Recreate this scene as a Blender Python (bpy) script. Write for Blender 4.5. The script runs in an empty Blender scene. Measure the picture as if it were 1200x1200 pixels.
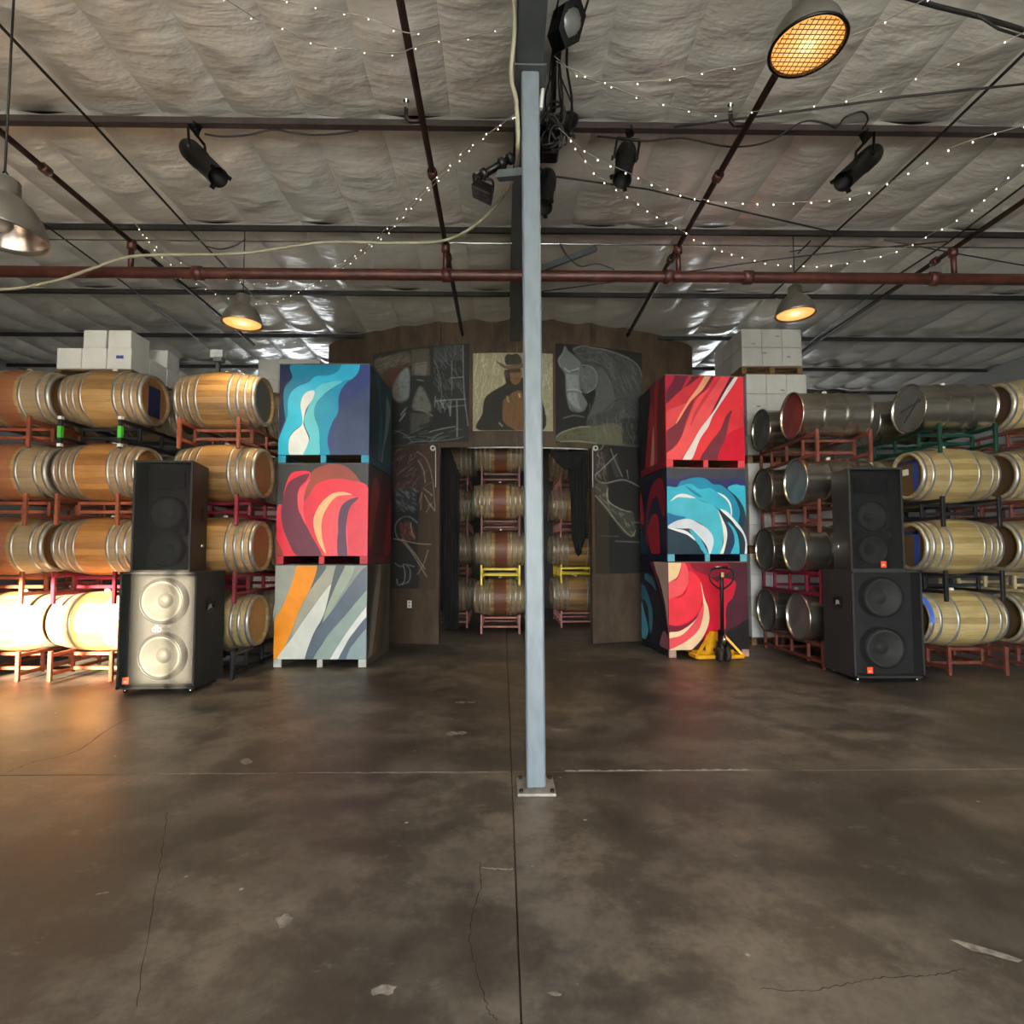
import bpy, math, random
import numpy as np
from mathutils import Vector, Matrix

random.seed(7)
RNG = np.random.default_rng(7)
SC = bpy.context.scene
COL = SC.collection

# ------------------------------------------------------------------ camera
F_PX, CX, CY = 650.0, 600.0, 614.6
CAM_Z, YAW, PITCH = 1.40, math.radians(0.9), math.radians(3.07)
cam_data = bpy.data.cameras.new('camera')
cam_data.sensor_width = 36.0
cam_data.lens = F_PX / 1200 * 36
cam_data.shift_y = (CY - 600) / 1200
cam_data.clip_start = 0.05
cam = bpy.data.objects.new('camera', cam_data)
cam.location = (0, 0, CAM_Z)
cam.rotation_euler = (math.pi / 2 + PITCH, 0, -YAW)
COL.objects.link(cam)
SC.camera = cam

# ------------------------------------------------------------------ light and exposure
SC.view_settings.view_transform = 'Standard'
SC.view_settings.look = 'None'
SC.view_settings.gamma = 1.0
SC.view_settings.use_curve_mapping = False
SC.view_settings.exposure = 0.0
WORLD_STRENGTH = 26.0
SUN_STRENGTH = 90.0
SUN_TAN = 0.20                       # tangent of the sun's elevation
w = bpy.data.worlds.new('sky')
SC.world = w
w.use_nodes = True
bg = w.node_tree.nodes['Background']
bg.inputs[0].default_value = (0.88, 0.94, 1.0, 1)
bg.inputs[1].default_value = WORLD_STRENGTH
sun_d = bpy.data.lights.new('sun', 'SUN')
sun_d.energy = SUN_STRENGTH
sun_d.color = (1.0, 0.84, 0.60)
sun_d.angle = math.radians(0.6)
sun = bpy.data.objects.new('sun', sun_d)
sun.rotation_euler = Vector((0.0, 1.0, -SUN_TAN)).to_track_quat('-Z', 'Y').to_euler()
sun.location = (0, -30, 12)
COL.objects.link(sun)
WALL_Y = -6.0                        # wall behind the camera, with the openings the daylight enters by
DOOR = (-2.2, 4.6, 0.0, 4.0)         # x0, x1, z0, z1 of the roll-up door opening
FAR_WIN = ((-6.4, -4.3, 4.0, 4.85), (5.2, 7.4, 4.0, 4.85))   # high windows in the far wall, behind the stacks
pd = bpy.data.lights.new('door_portal', 'AREA')
pd.shape = 'RECTANGLE'
pd.size, pd.size_y = DOOR[1] - DOOR[0], DOOR[3] - DOOR[2]
pd.cycles.is_portal = True
po = bpy.data.objects.new('door_portal', pd)
po.location = ((DOOR[0] + DOOR[1]) / 2, WALL_Y - 0.05, (DOOR[2] + DOOR[3]) / 2)
po.rotation_euler = (math.pi / 2, 0, 0)
po.rotation_euler = Vector((0, 1, 0)).to_track_quat('-Z', 'Z').to_euler()
COL.objects.link(po)
for x0_, x1_, z0_, z1_ in FAR_WIN:
    pd2 = bpy.data.lights.new('window_portal', 'AREA'); pd2.shape = 'RECTANGLE'
    pd2.size, pd2.size_y = x1_ - x0_, z1_ - z0_; pd2.cycles.is_portal = True
    po2 = bpy.data.objects.new('window_portal', pd2); po2.location = ((x0_ + x1_) / 2, 14.6 + 0.2, (z0_ + z1_) / 2)
    po2.rotation_euler = Vector((0, -1, 0)).to_track_quat('-Z', 'Z').to_euler(); COL.objects.link(po2)

# ------------------------------------------------------------------ pixel to place
_f = Vector((math.sin(YAW) * math.cos(PITCH), math.cos(YAW) * math.cos(PITCH), math.sin(PITCH)))
_r = Vector((math.cos(YAW), -math.sin(YAW), 0))
_u = _r.cross(_f)
CAM = Vector((0, 0, CAM_Z))
def ray(px, py): return _f + _r * ((px - CX) / F_PX) - _u * ((py - CY) / F_PX)
def PY(px, py, Y):
    d = ray(px, py); return CAM + d * (Y / d.y)
def PZ(px, py, z):
    d = ray(px, py); return CAM + d * ((z - CAM_Z) / d.z)
def PF(px, py): return PZ(px, py, 0.0)
def project(p):
    d = Vector(p) - CAM; k = d.dot(_f)
    return CX + F_PX * d.dot(_r) / k, CY - F_PX * d.dot(_u) / k

# ------------------------------------------------------------------ materials
def srgb(h):
    h = h.lstrip('#')
    c = [int(h[i:i + 2], 16) / 255 for i in (0, 2, 4)]
    return tuple(((x / 12.92) if x <= 0.04045 else ((x + 0.055) / 1.055) ** 2.4) for x in c) + (1,)
class NT:
    def __init__(s, name):
        s.m = bpy.data.materials.new(name); s.m.use_nodes = True
        s.t = s.m.node_tree; s.b = s.t.nodes['Principled BSDF']
        s.out = s.t.nodes['Material Output']
    def n(s, typ, **kw):
        x = s.t.nodes.new(typ)
        for k, v in kw.items(): setattr(x, k, v)
        return x
    def l(s, a, b): s.t.links.new(a, b)
    def val(s, sock, v):
        if hasattr(v, 'links') or hasattr(v, 'is_output'): s.l(v, sock)
        else: sock.default_value = v
    def math(s, op, a, b=None, clamp=False):
        x = s.n('ShaderNodeMath', operation=op); x.use_clamp = clamp
        s.val(x.inputs[0], a)
        if b is not None: s.val(x.inputs[1], b)
        return x.outputs[0]
    def mix(s, fac, a, b):
        x = s.n('ShaderNodeMix', data_type='RGBA')
        s.val(x.inputs[0], fac); s.val(x.inputs[6], a); s.val(x.inputs[7], b)
        return x.outputs[2]
    def noise(s, vec, scale, detail=4, rough=0.55):
        x = s.n('ShaderNodeTexNoise'); x.inputs['Scale'].default_value = scale
        x.inputs['Detail'].default_value = detail; x.inputs['Roughness'].default_value = rough
        if vec is not None: s.l(vec, x.inputs['Vector'])
        return x.outputs['Fac']
    def ramp(s, fac, lo, hi):
        x = s.n('ShaderNodeMapRange'); x.interpolation_type = 'SMOOTHSTEP'
        s.l(fac, x.inputs[0]); x.inputs[1].default_value = lo; x.inputs[2].default_value = hi
        return x.outputs[0]
    def obj(s): return s.n('ShaderNodeTexCoord').outputs['Object']
    def pos(s): return s.n('ShaderNodeNewGeometry').outputs['Position']
    def scale(s, vec, sc):
        x = s.n('ShaderNodeVectorMath', operation='MULTIPLY'); s.l(vec, x.inputs[0]); x.inputs[1].default_value = sc
        return x.outputs[0]
    def bump(s, h, strength, dist=0.02):
        x = s.n('ShaderNodeBump'); x.inputs['Strength'].default_value = strength
        x.inputs['Distance'].default_value = dist
        s.l(h, x.inputs['Height']); s.l(x.outputs[0], s.b.inputs['Normal'])
    def base(s, c): s.val(s.b.inputs['Base Color'], c)
    def set(s, rough=None, metal=None, **kw):
        if rough is not None: s.val(s.b.inputs['Roughness'], rough)
        if metal is not None: s.val(s.b.inputs['Metallic'], metal)
        for k, v in kw.items(): s.val(s.b.inputs[k.replace('_', ' ')], v)
_MC = {}
def plain(name, h, rough=0.6, metal=0.0, var=0.25, scale=6.0, bump=0.0, stretch=None, world=False, **kw):
    if name in _MC: return _MC[name]
    t = NT(name); c = srgb(h) if isinstance(h, str) else h
    v = t.pos() if world else t.obj()
    if stretch: v = t.scale(v, stretch)
    nf = t.noise(v, scale, 5)
    d = tuple(x * (1 - var) for x in c[:3]) + (1,); l = tuple(min(1, x * (1 + var)) for x in c[:3]) + (1,)
    t.base(t.mix(t.ramp(nf, 0.3, 0.7), d, l))
    t.set(rough, metal, **kw)
    if bump: t.bump(nf, bump, 0.01)
    _MC[name] = t.m
    return t.m
def emit(name, h, strength):
    if name in _MC: return _MC[name]
    t = NT(name); c = srgb(h)
    t.base(c); t.set(0.4, 0, Emission_Color=c, Emission_Strength=strength)
    _MC[name] = t.m
    return t.m

def oak(name, c1, c2, stain=None, weather=0.45):
    """Oak staves: one tone for each stave round the barrel's axis (local x), fine grain along it."""
    t = NT(name); o = t.obj()
    sep = t.n('ShaderNodeSeparateXYZ'); t.l(o, sep.inputs[0])
    oi = t.n('ShaderNodeObjectInfo')
    ang = t.math('MULTIPLY', t.math('ARCTAN2', sep.outputs[1], sep.outputs[2]), 30 / (2 * math.pi))
    wn = t.n('ShaderNodeTexWhiteNoise', noise_dimensions='2D')
    cmb = t.n('ShaderNodeCombineXYZ'); t.l(t.math('FLOOR', ang), cmb.inputs[0]); t.l(t.math('MULTIPLY', oi.outputs['Random'], 97.0), cmb.inputs[1])
    t.l(cmb.outputs[0], wn.inputs['Vector'])
    add = t.n('ShaderNodeVectorMath', operation='ADD'); t.l(t.scale(o, (2.0, 14.0, 14.0)), add.inputs[0])
    cm2 = t.n('ShaderNodeCombineXYZ'); t.l(t.math('MULTIPLY', oi.outputs['Random'], 31.0), cm2.inputs[0]); t.l(cm2.outputs[0], add.inputs[1])
    g = t.noise(add.outputs[0], 2.2, 6, 0.65)
    f = t.math('ADD', t.math('MULTIPLY', wn.outputs['Value'], 0.45), t.math('MULTIPLY', g, 0.75))
    col = t.mix(t.ramp(f, 0.25, 0.95), srgb(c1), srgb(c2))
    axg = t.math('ADD', t.math('ABSOLUTE', sep.outputs[0]), t.math('MULTIPLY', t.math('SUBTRACT', g, 0.5), 0.08))
    col = t.mix(t.math('MULTIPLY', t.ramp(axg, 0.17, 0.21), weather), col, t.mix(g, srgb('#6b5d48'), srgb('#9a8b70')))
    if stain:
        ax = t.math('ABSOLUTE', sep.outputs[0])
        edge = t.math('ADD', ax, t.math('MULTIPLY', t.math('SUBTRACT', g, 0.5), 0.06))
        m = t.math('SUBTRACT', 1.0, t.ramp(edge, 0.105, 0.125))
        col = t.mix(t.math('MULTIPLY', m, 0.85), col, t.mix(g, srgb(stain), tuple(v * 1.7 for v in srgb(stain)[:3]) + (1,)))
    fr = t.math('FRACT', ang)
    e = t.math('MINIMUM', fr, t.math('SUBTRACT', 1.0, fr))
    line = t.math('SUBTRACT', 1.0, t.ramp(e, 0.0, 0.055))
    col = t.mix(t.math('MULTIPLY', line, 0.4), col, srgb('#2a1c10'))
    hsv = t.n('ShaderNodeHueSaturation'); t.l(col, hsv.inputs['Color'])
    t.l(t.math('ADD', 0.86, t.math('MULTIPLY', oi.outputs['Random'], 0.28)), hsv.inputs['Value'])
    t.base(hsv.outputs[0]); t.set(0.5, 0.0)
    t.bump(t.math('SUBTRACT', t.math('MULTIPLY', g, 0.3), line), 0.35, 0.004)
    return t.m
OAK = {'tan': oak('oak_tan', '#7a5a34', '#b98f58'), 'orange': oak('oak_orange', '#8c5a2c', '#bf8748', None, 0.7),
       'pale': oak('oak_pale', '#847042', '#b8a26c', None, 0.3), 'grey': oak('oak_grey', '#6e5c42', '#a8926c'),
       'stain': oak('oak_stained', '#846640', '#b08c58', '#7a452c', 0.6),
       'stain_door': oak('oak_wine_stained', '#846640', '#b9985f', '#5c281c', 0.4),
       'stain_all': oak('oak_red', '#703c20', '#a4663a', '#6a2c1a')}
def head_mat(name, c1, c2):
    t = NT(name); o = t.obj()
    g = t.noise(t.scale(o, (1, 3, 22)), 2.5, 5, 0.6)
    sep = t.n('ShaderNodeSeparateXYZ'); t.l(o, sep.inputs[0])
    fr = t.math('FRACT', t.math('MULTIPLY', sep.outputs[1], 11.0))
    e = t.math('MINIMUM', fr, t.math('SUBTRACT', 1.0, fr))
    line = t.math('SUBTRACT', 1.0, t.ramp(e, 0.0, 0.05))
    t.base(t.mix(t.math('MULTIPLY', line, 0.5), t.mix(g, srgb(c1), srgb(c2)), srgb('#2a1a10')))
    t.set(0.55, 0); return t.m
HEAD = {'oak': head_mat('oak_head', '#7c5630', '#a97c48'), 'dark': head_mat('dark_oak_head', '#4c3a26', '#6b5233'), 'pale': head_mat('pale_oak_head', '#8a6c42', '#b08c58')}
M_HOOP = plain('galvanised_hoop', '#aeaba3', 0.38, 0.7, 0.2, 9)
M_STEEL = plain('stainless_drum_steel', '#b4aea2', 0.26, 0.95, 0.10, 5, stretch=(0.4, 4, 4))
M_DRUMHEAD = plain('drum_head_steel', '#8c8a84', 0.42, 0.7, 0.18, 4)
M_DRUMHEAD_RED = plain('drum_head_wine_red', '#7d4242', 0.4, 0.4, 0.18, 4)
M_DRUMHEAD_BLUE = plain('drum_head_blue_grey', '#7d9296', 0.4, 0.5, 0.18, 4)
M_BUNG = plain('silicone_bung', '#d8d2c4', 0.5, 0, 0.05)
M_BLUE = plain('blue_paint', '#2f4c9c', 0.5, 0, 0.2)
M_NAVY = plain('navy_card', '#1c2950', 0.6, 0, 0.12)
RACK = {'orange': plain('rack_orange_paint', '#8e4a31', 0.5, 0.1, 0.22, 8), 'brown': plain('rack_brown_paint', '#6c3728', 0.5, 0.1, 0.25, 8),
        'crimson': plain('rack_crimson_paint', '#7c172c', 0.45, 0.1, 0.2, 8), 'black': plain('rack_black_paint', '#1c1c1e', 0.45, 0.1, 0.2, 8),
        'green': plain('rack_green_paint', '#0d3a2a', 0.45, 0.1, 0.2, 8), 'yellow': plain('rack_yellow_paint', '#e2c422', 0.45, 0.1, 0.1, 8),
        'pink': plain('rack_faded_red_paint', '#a4685a', 0.5, 0.1, 0.2, 8), 'pale': plain('rack_bare_wood', '#b09a70', 0.6, 0, 0.2, 8)}
M_TAPE_G = plain('green_tape', '#43b03a', 0.5, 0, 0.05)
M_TAPE_W = plain('white_tape', '#d4d4d0', 0.5, 0, 0.05)
M_CABINET = plain('speaker_black_carpet', '#232321', 0.75, 0, 0.2, 40, 0.2)
M_CABINET2 = plain('speaker_brown_black', '#2b2622', 0.6, 0, 0.2, 20)
M_CONE = plain('speaker_cone_grey', '#45453f', 0.6, 0, 0.15, 10)
M_CAPD = plain('dust_cap_grey', '#34342e', 0.6, 0, 0.12, 10)
M_BLACK = plain('black_plastic', '#0d0d0d', 0.5, 0, 0.2)
M_BLACKMETAL = plain('black_metal', '#10100f', 0.38, 0.4, 0.2)
M_CHROME = plain('chrome', '#c8c8c4', 0.2, 1.0, 0.05)
M_BADGE = plain('orange_badge', '#e0522a', 0.45, 0, 0.05)
M_WHITE = plain('white_paint', '#e2e2dc', 0.5, 0, 0.05)
M_CASE = plain('white_carton', '#cfcdc6', 0.6, 0, 0.07, 3)
M_WOOD = plain('pallet_wood', '#6e5232', 0.7, 0, 0.3, 5, stretch=(1, 6, 6))
M_PIPE = plain('sprinkler_pipe_red_brown', '#4a261e', 0.45, 0.2, 0.3, 10)
M_PIPE_DK = plain('dark_pipe_paint', '#2a1914', 0.45, 0.2, 0.3, 10)
M_PURLIN = plain('purlin_dark_paint', '#3a2f2c', 0.6, 0.1, 0.25, 5)
M_PURLIN_DK = plain('purlin_black_paint', '#1d1b1a', 0.6, 0.1, 0.2, 5)
M_GIRDER = plain('girder_grey_paint', '#4c5152', 0.5, 0.1, 0.15, 4)
M_CABLE = plain('black_cable', '#1b1815', 0.6, 0, 0.1)
M_HOSE = plain('cream_hose', '#98927c', 0.45, 0, 0.1)
M_YELLOW = plain('pallet_jack_yellow', '#e0a012', 0.4, 0.1, 0.15, 8)
M_RUBBER = plain('dark_rubber', '#2e2622', 0.6, 0, 0.2)
M_CURTAIN = plain('black_curtain', '#0a0a0a', 0.9, 0, 0.2, 3)
M_ALU = plain('spun_aluminium', '#9f9b91', 0.34, 0.85, 0.12, 4)
M_ALU_IN = plain('bright_reflector', '#a8988c', 0.25, 0.9, 0.05)

# ------------------------------------------------------------------ mesh builder
class MB:
    def __init__(s): s.v, s.f, s.mi, s.sm = [], [], [], []
    def add(s, vs, fs, m=0, smooth=False):
        k = len(s.v); s.v += [tuple(p) for p in vs]
        for q in fs: s.f.append(tuple(i + k for i in q)); s.mi.append(m); s.sm.append(smooth)
        return s
    def box(s, c, d, m=0, rot=None, taper=1.0):
        vs = []
        for z in (-.5, .5):
            k = taper if z > 0 else 1
            for x, y in ((-.5, -.5), (.5, -.5), (.5, .5), (-.5, .5)):
                p = Vector((x * d[0] * k, y * d[1] * k, z * d[2]))
                if rot is not None: p = rot @ p
                vs.append(p + Vector(c))
        return s.add(vs, [(3, 2, 1, 0), (4, 5, 6, 7), (0, 1, 5, 4), (1, 2, 6, 5), (2, 3, 7, 6), (3, 0, 4, 7)], m)
    def bevbox(s, c, d, b=0.01, m=0):
        """box with chamfered vertical and horizontal edges"""
        hx, hy, hz = d[0] / 2, d[1] / 2, d[2] / 2; cx, cy, cz = c
        rings = []
        def ring(ix, z): 
            x, y = hx - ix, hy - ix
            k = b if ix == 0 else b * 0.6
            return [(cx + a, cy + q, cz + z) for a, q in ((-x + k, -y), (x - k, -y), (x, -y + k), (x, y - k), (x - k, y), (-x + k, y), (-x, y - k), (-x, -y + k))]
        zs = [(b, -hz), (0, -hz + b), (0, hz - b), (b, hz)]
        vs = [];
        for ix, z in zs: vs += ring(ix, z)
        fs = [tuple(range(7, -1, -1)), tuple(range(24, 32))]
        for k in range(3):
            for i in range(8):
                j = (i + 1) % 8; fs.append((k * 8 + i, k * 8 + j, (k + 1) * 8 + j, (k + 1) * 8 + i))
        return s.add(vs, fs, m)
    def bar(s, p0, p1, w, h=None, m=0):
        p0, p1 = Vector(p0), Vector(p1); d = p1 - p0; h = h or w
        q = d.to_track_quat('Z', 'Y').to_matrix()
        return s.box((p0 + p1) / 2, (w, h, d.length), m, q)
    def tube(s, pts, r, n=8, m=0, closed=False, rs=None):
        pts = [Vector(p) for p in pts]; N = len(pts); vs = []
        up = Vector((0.123, 0.05, 1)).normalized()
        for i, p in enumerate(pts):
            a, b = (pts[(i - 1) % N], pts[(i + 1) % N]) if closed else (pts[max(i - 1, 0)], pts[min(i + 1, N - 1)])
            d = (b - a).normalized()
            x = d.cross(up)
            if x.length < 0.05: x = d.cross(Vector((1, 0, 0)))
            x.normalize(); y = d.cross(x)
            rr = rs[i] if rs else r
            for k in range(n):
                t = 2 * math.pi * k / n
                vs.append(p + (x * math.cos(t) + y * math.sin(t)) * rr)
        fs = []
        for i in range(N if closed else N - 1):
            j = (i + 1) % N
            for k in range(n):
                k2 = (k + 1) % n; fs.append((i * n + k, j * n + k, j * n + k2, i * n + k2))
        s.add(vs, fs, m, True)
        if not closed:
            k0 = len(s.v) - len(vs)
            s.f += [tuple(k0 + k for k in range(n)), tuple(k0 + (N - 1) * n + k for k in reversed(range(n)))]
            s.mi += [m, m]; s.sm += [False, False]
        return s
    def lathe(s, prof, n=24, axis='z', m=0, c=(0, 0, 0), smooth=True, closed=False):
        """prof = [(along, radius)...]"""
        vs, fs = [], []; N = len(prof); c = Vector(c)
        for a, r in prof:
            for k in range(n):
                t = 2 * math.pi * k / n; x, y = r * math.cos(t), r * math.sin(t)
                vs.append(c + (Vector((x, y, a)) if axis == 'z' else Vector((a, x, y)) if axis == 'x' else Vector((y, a, x))))
        for i in range(N if closed else N - 1):
            j = (i + 1) % N
            for k in range(n):
                k2 = (k + 1) % n; fs.append((i * n + k, i * n + k2, j * n + k2, j * n + k))
        return s.add(vs, fs, m, smooth)
    def disc(s, c, r, n=24, axis='z', m=0, flip=False):
        c = Vector(c); vs = []
        for k in range(n):
            t = 2 * math.pi * k / n; x, y = r * math.cos(t), r * math.sin(t)
            vs.append(c + (Vector((x, y, 0)) if axis == 'z' else Vector((0, x, y)) if axis == 'x' else Vector((y, 0, x))))
        q = tuple(range(n)); return s.add(vs, [q[::-1] if flip else q], m)
    def mesh(s, name, mats):
        me = bpy.data.meshes.new(name); me.from_pydata(s.v, [], s.f)
        for mm in (mats if isinstance(mats, (list, tuple)) else [mats]): me.materials.append(mm)
        me.polygons.foreach_set('material_index', s.mi); me.polygons.foreach_set('use_smooth', s.sm)
        me.update(); return me
    def build(s, name, mats, parent=None, loc=None, rot=None):
        return put(name, s.mesh(name, mats), parent, loc, rot)
def put(name, me, parent=None, loc=None, rot=None):
    o = bpy.data.objects.new(name, me); COL.objects.link(o)
    if parent is not None: o.parent = parent
    if loc is not None: o.location = loc
    if rot is not None: o.rotation_euler = rot
    return o
def tag(o, label, cat, group=None, kind=None):
    o['label'] = label
    if cat: o['category'] = cat
    if group: o['group'] = group
    if kind: o['kind'] = kind
    return o
def thing(name, label, cat, loc=(0, 0, 0), rz=0, group=None):
    o = bpy.data.objects.new(name, None); COL.objects.link(o); o.empty_display_size = 0.1
    o.location = loc; o.rotation_euler = (0, 0, rz)
    return tag(o, label, cat, group)
def struct(o): o['kind'] = 'structure'; return o
def spline(pts, k=8, closed=False):
    pts = [Vector(p) if len(p) == 3 else Vector((p[0], p[1], 0)) for p in pts]; N = len(pts); out = []
    for i in range(N if closed else N - 1):
        g = (lambda j: pts[j % N]) if closed else (lambda j: pts[min(max(j, 0), N - 1)])
        p0, p1, p2, p3 = g(i - 1), g(i), g(i + 1), g(i + 2)
        for j in range(k):
            t = j / k
            out.append(0.5 * ((2 * p1) + (p2 - p0) * t + (2 * p0 - 5 * p1 + 4 * p2 - p3) * t * t + (3 * p1 - p0 - 3 * p2 + p3) * t ** 3))
    if not closed: out.append(pts[-1])
    return out
def pts3(lst, k=6): return spline(lst, k)

# ================================================================== THE BUILDING
CEIL = 5.13
XL, XR, YF = -9.6, 9.6, 14.6
# floor: four concrete slabs either side of the saw-cut joints
t = NT('concrete_floor'); p = t.pos()
big = t.noise(p, 0.55, 6, 0.62); mid = t.noise(p, 2.6, 6, 0.68); fine = t.noise(p, 28, 5, 0.7)
hue = t.noise(t.scale(p, (1.0, 0.8, 1)), 0.33, 3)
c = t.mix(t.ramp(big, 0.36, 0.64), srgb('#4a443d'), srgb('#7f7669'))
c = t.mix(t.ramp(mid, 0.40, 0.60), t.mix(0.7, c, srgb('#37312b')), c)
c = t.mix(t.math('MULTIPLY', t.ramp(hue, 0.45, 0.75), 0.35), c, srgb('#7c6750'))
scuff = t.ramp(t.noise(t.scale(p, (1.6, 2.6, 1)), 1.9, 7, 0.8), 0.58, 0.72)
c = t.mix(t.math('MULTIPLY', scuff, 0.42), c, srgb('#9a938a'))
vor = t.n('ShaderNodeTexVoronoi'); vor.inputs['Scale'].default_value = 3.1; t.l(p, vor.inputs['Vector'])
fleck = t.math('SUBTRACT', 1.0, t.ramp(vor.outputs['Distance'], 0.015, 0.04))
c = t.mix(t.math('MULTIPLY', fleck, 0.6), c, srgb('#c9c4ba'))
dark = t.ramp(t.noise(p, 1.3, 5, 0.7), 0.62, 0.75)
c = t.mix(t.math('MULTIPLY', dark, 0.5), c, srgb('#2c2621'))
c = t.mix(t.math('MULTIPLY', t.ramp(fine, 0.35, 0.75), 0.22), c, srgb('#27231f'))
t.base(c)
t.set(t.math('ADD', 0.30, t.math('MULTIPLY', mid, 0.28)), 0.0, Specular_IOR_Level=0.45)
t.bump(t.math('ADD', t.math('MULTIPLY', mid, 0.6), t.math('MULTIPLY', fine, 0.25)), 0.22, 0.006)
M_FLOOR = t.m
M_CRACK = plain('crack_fill', '#38322b', 0.9, 0, 0.2)
M_JOINT = plain('dark_joint', '#2a2520', 0.9, 0, 0.2)
M_CHALKLINE = plain('worn_white_edge', '#a39c90', 0.8, 0, 0.3, 20)
fl = struct(MB().box((0, 4.3, -0.16), (XR - XL, 21, 0.10)).build('floor', M_JOINT))
JY, JX, GAP = PF(430, 906).y, 0.055, 0.004
for x0, x1 in ((XL, JX), (JX, XR)):
    for y0, y1 in ((-6.1, JY), (JY, YF)):
        b = MB(); g = GAP / 2
        b.bevbox(((x0 + x1) / 2, (y0 + y1) / 2, -0.055), (x1 - x0 - 2 * g, y1 - y0 - 2 * g, 0.11), 0.004)
        b.build('slab', M_FLOOR, fl)
# cracks: thin filled lines lying in the slab surface
def crack(pts, wd, mat, jitter=0.005):
    P = [PF(*q) for q in pts]; P = spline([(a.x, a.y, 0) for a in P], 10); vs, fs = [], []
    for i, q in enumerate(P):
        a, c2 = P[max(i - 1, 0)], P[min(i + 1, len(P) - 1)]; d = (c2 - a).normalized(); nx = Vector((-d.y, d.x, 0))
        q = q + nx * random.uniform(-jitter, jitter); ww = wd * random.uniform(0.5, 1.3)
        vs += [q - nx * ww / 2 + Vector((0, 0, 0.0012)), q + nx * ww / 2 + Vector((0, 0, 0.0012))]
        if i: fs.append((2 * i - 2, 2 * i - 1, 2 * i + 1, 2 * i))
    MB().add(vs, fs).build('crack', mat, fl)
crack([(563, 1010), (563, 1040), (553, 1075), (551, 1110), (560, 1140), (571, 1180), (582, 1197)], 0.0035, M_CRACK)
crack([(8, 905), (40, 893), (90, 880), (140, 847), (180, 838)], 0.008, M_CRACK)
crack([(196, 952), (188, 1010), (180, 1060), (160, 1180)], 0.0028, M_CRACK)
crack([(890, 1158), (935, 1162), (985, 1155), (1030, 1146), (1090, 1143), (1130, 1135)], 0.0030, M_CRACK)
crack([(565, 1017), (590, 1019), (601, 1018)], 0.010, M_CHALKLINE)
def worn_edge(x0, x1, wd):
    n = 60; vs, fs = [], []
    for k in range(n + 1):
        x = x0 + (x1 - x0) * k / n; w2 = wd * random.uniform(.2, 1.0)
        vs += [(x, JY + .004, .0012), (x, JY + .004 + w2, .0012)]
        if k: fs.append((2 * k - 2, 2 * k, 2 * k + 1, 2 * k - 1))
    MB().add(vs, fs).build('worn_joint_edge', M_CHALKLINE, fl)
worn_edge(-2.2, -.1, .012); worn_edge(.4, 1.6, .03)
def smear(px, py, w_, h_, rot=0):
    q = PF(px, py); n = 14; ph = [random.uniform(0.55, 1.1) for _ in range(n)]
    vs = []
    for k in range(n):
        a = 2 * math.pi * k / n; x, y = w_ / 2 * math.cos(a) * ph[k], h_ / 2 * math.sin(a) * ph[k]
        vs.append((q.x + x * math.cos(rot) - y * math.sin(rot), q.y + x * math.sin(rot) + y * math.cos(rot), 0.0010))
    MB().add(vs, [tuple(range(n))]).build('paint_smear', M_SMEAR, fl)
M_SMEAR = plain('worn_paint_smear', '#8a8378', 0.7, 0, 0.35, 30)
for a in ((332, 1080, .07, .10, .5), (540, 823, .10, .09, 0), (552, 823, .10, .09, 0), (530, 860, .12, .10, 0), (542, 859, .08, .1, 0), (655, 856, .16, .08, 0),
          (1150, 1113, .24, .05, -.6), (450, 1160, .08, .06, .3), (650, 1165, .05, .02, 0), (120, 1047, .05, .02, .3), (288, 892, .10, .14, .6), (624, 1015, .02, .015, 0), (715, 792, .18, .08, 0)): smear(*a)
MB().lathe([(0.0008, 0.16), (0.0012, 0.12), (0.0012, 0.0)], 16, 'z', 0, PF(483, 763)).build('oil_stain', plain('oil_stain_black', '#14110f', 0.4), fl)

# ceiling: foil-faced insulation blankets, one sagging panel for each bay between purlins and seams
t = NT('insulation_foil'); p = t.pos()
wr = t.noise(t.scale(p, (1.3, 16.0, 1)), 1.6, 4, 0.6); wr2 = t.noise(t.scale(p, (3.0, 5.0, 1)), 1.5, 3, 0.5)
tone = t.noise(t.scale(p, (1, 1, 1)), 0.5, 3)
oi = t.n('ShaderNodeObjectInfo')
t.base(t.mix(t.ramp(t.math('ADD', t.math('MULTIPLY', tone, 0.7), t.math('MULTIPLY', oi.outputs['Random'], 0.3)), 0.2, 0.8), srgb('#c4c0b6'), srgb('#dedad0')))
t.set(0.32, 0.16)
t.bump(t.math('ADD', t.math('MULTIPLY', t.math('MULTIPLY', wr, t.ramp(wr2, 0.3, 0.7)), 1.0), t.math('MULTIPLY', wr2, 1.0)), 0.34, 0.03)
M_FOIL = t.m
ceil = struct(MB().box((0, 4.3, CEIL + 0.15), (XR - XL, 21.2, 0.06)).build('ceiling', M_GIRDER))
PUR = [4.53 + 1.54 * k for k in range(-7, 7)]
PZ0 = 5.0
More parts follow.
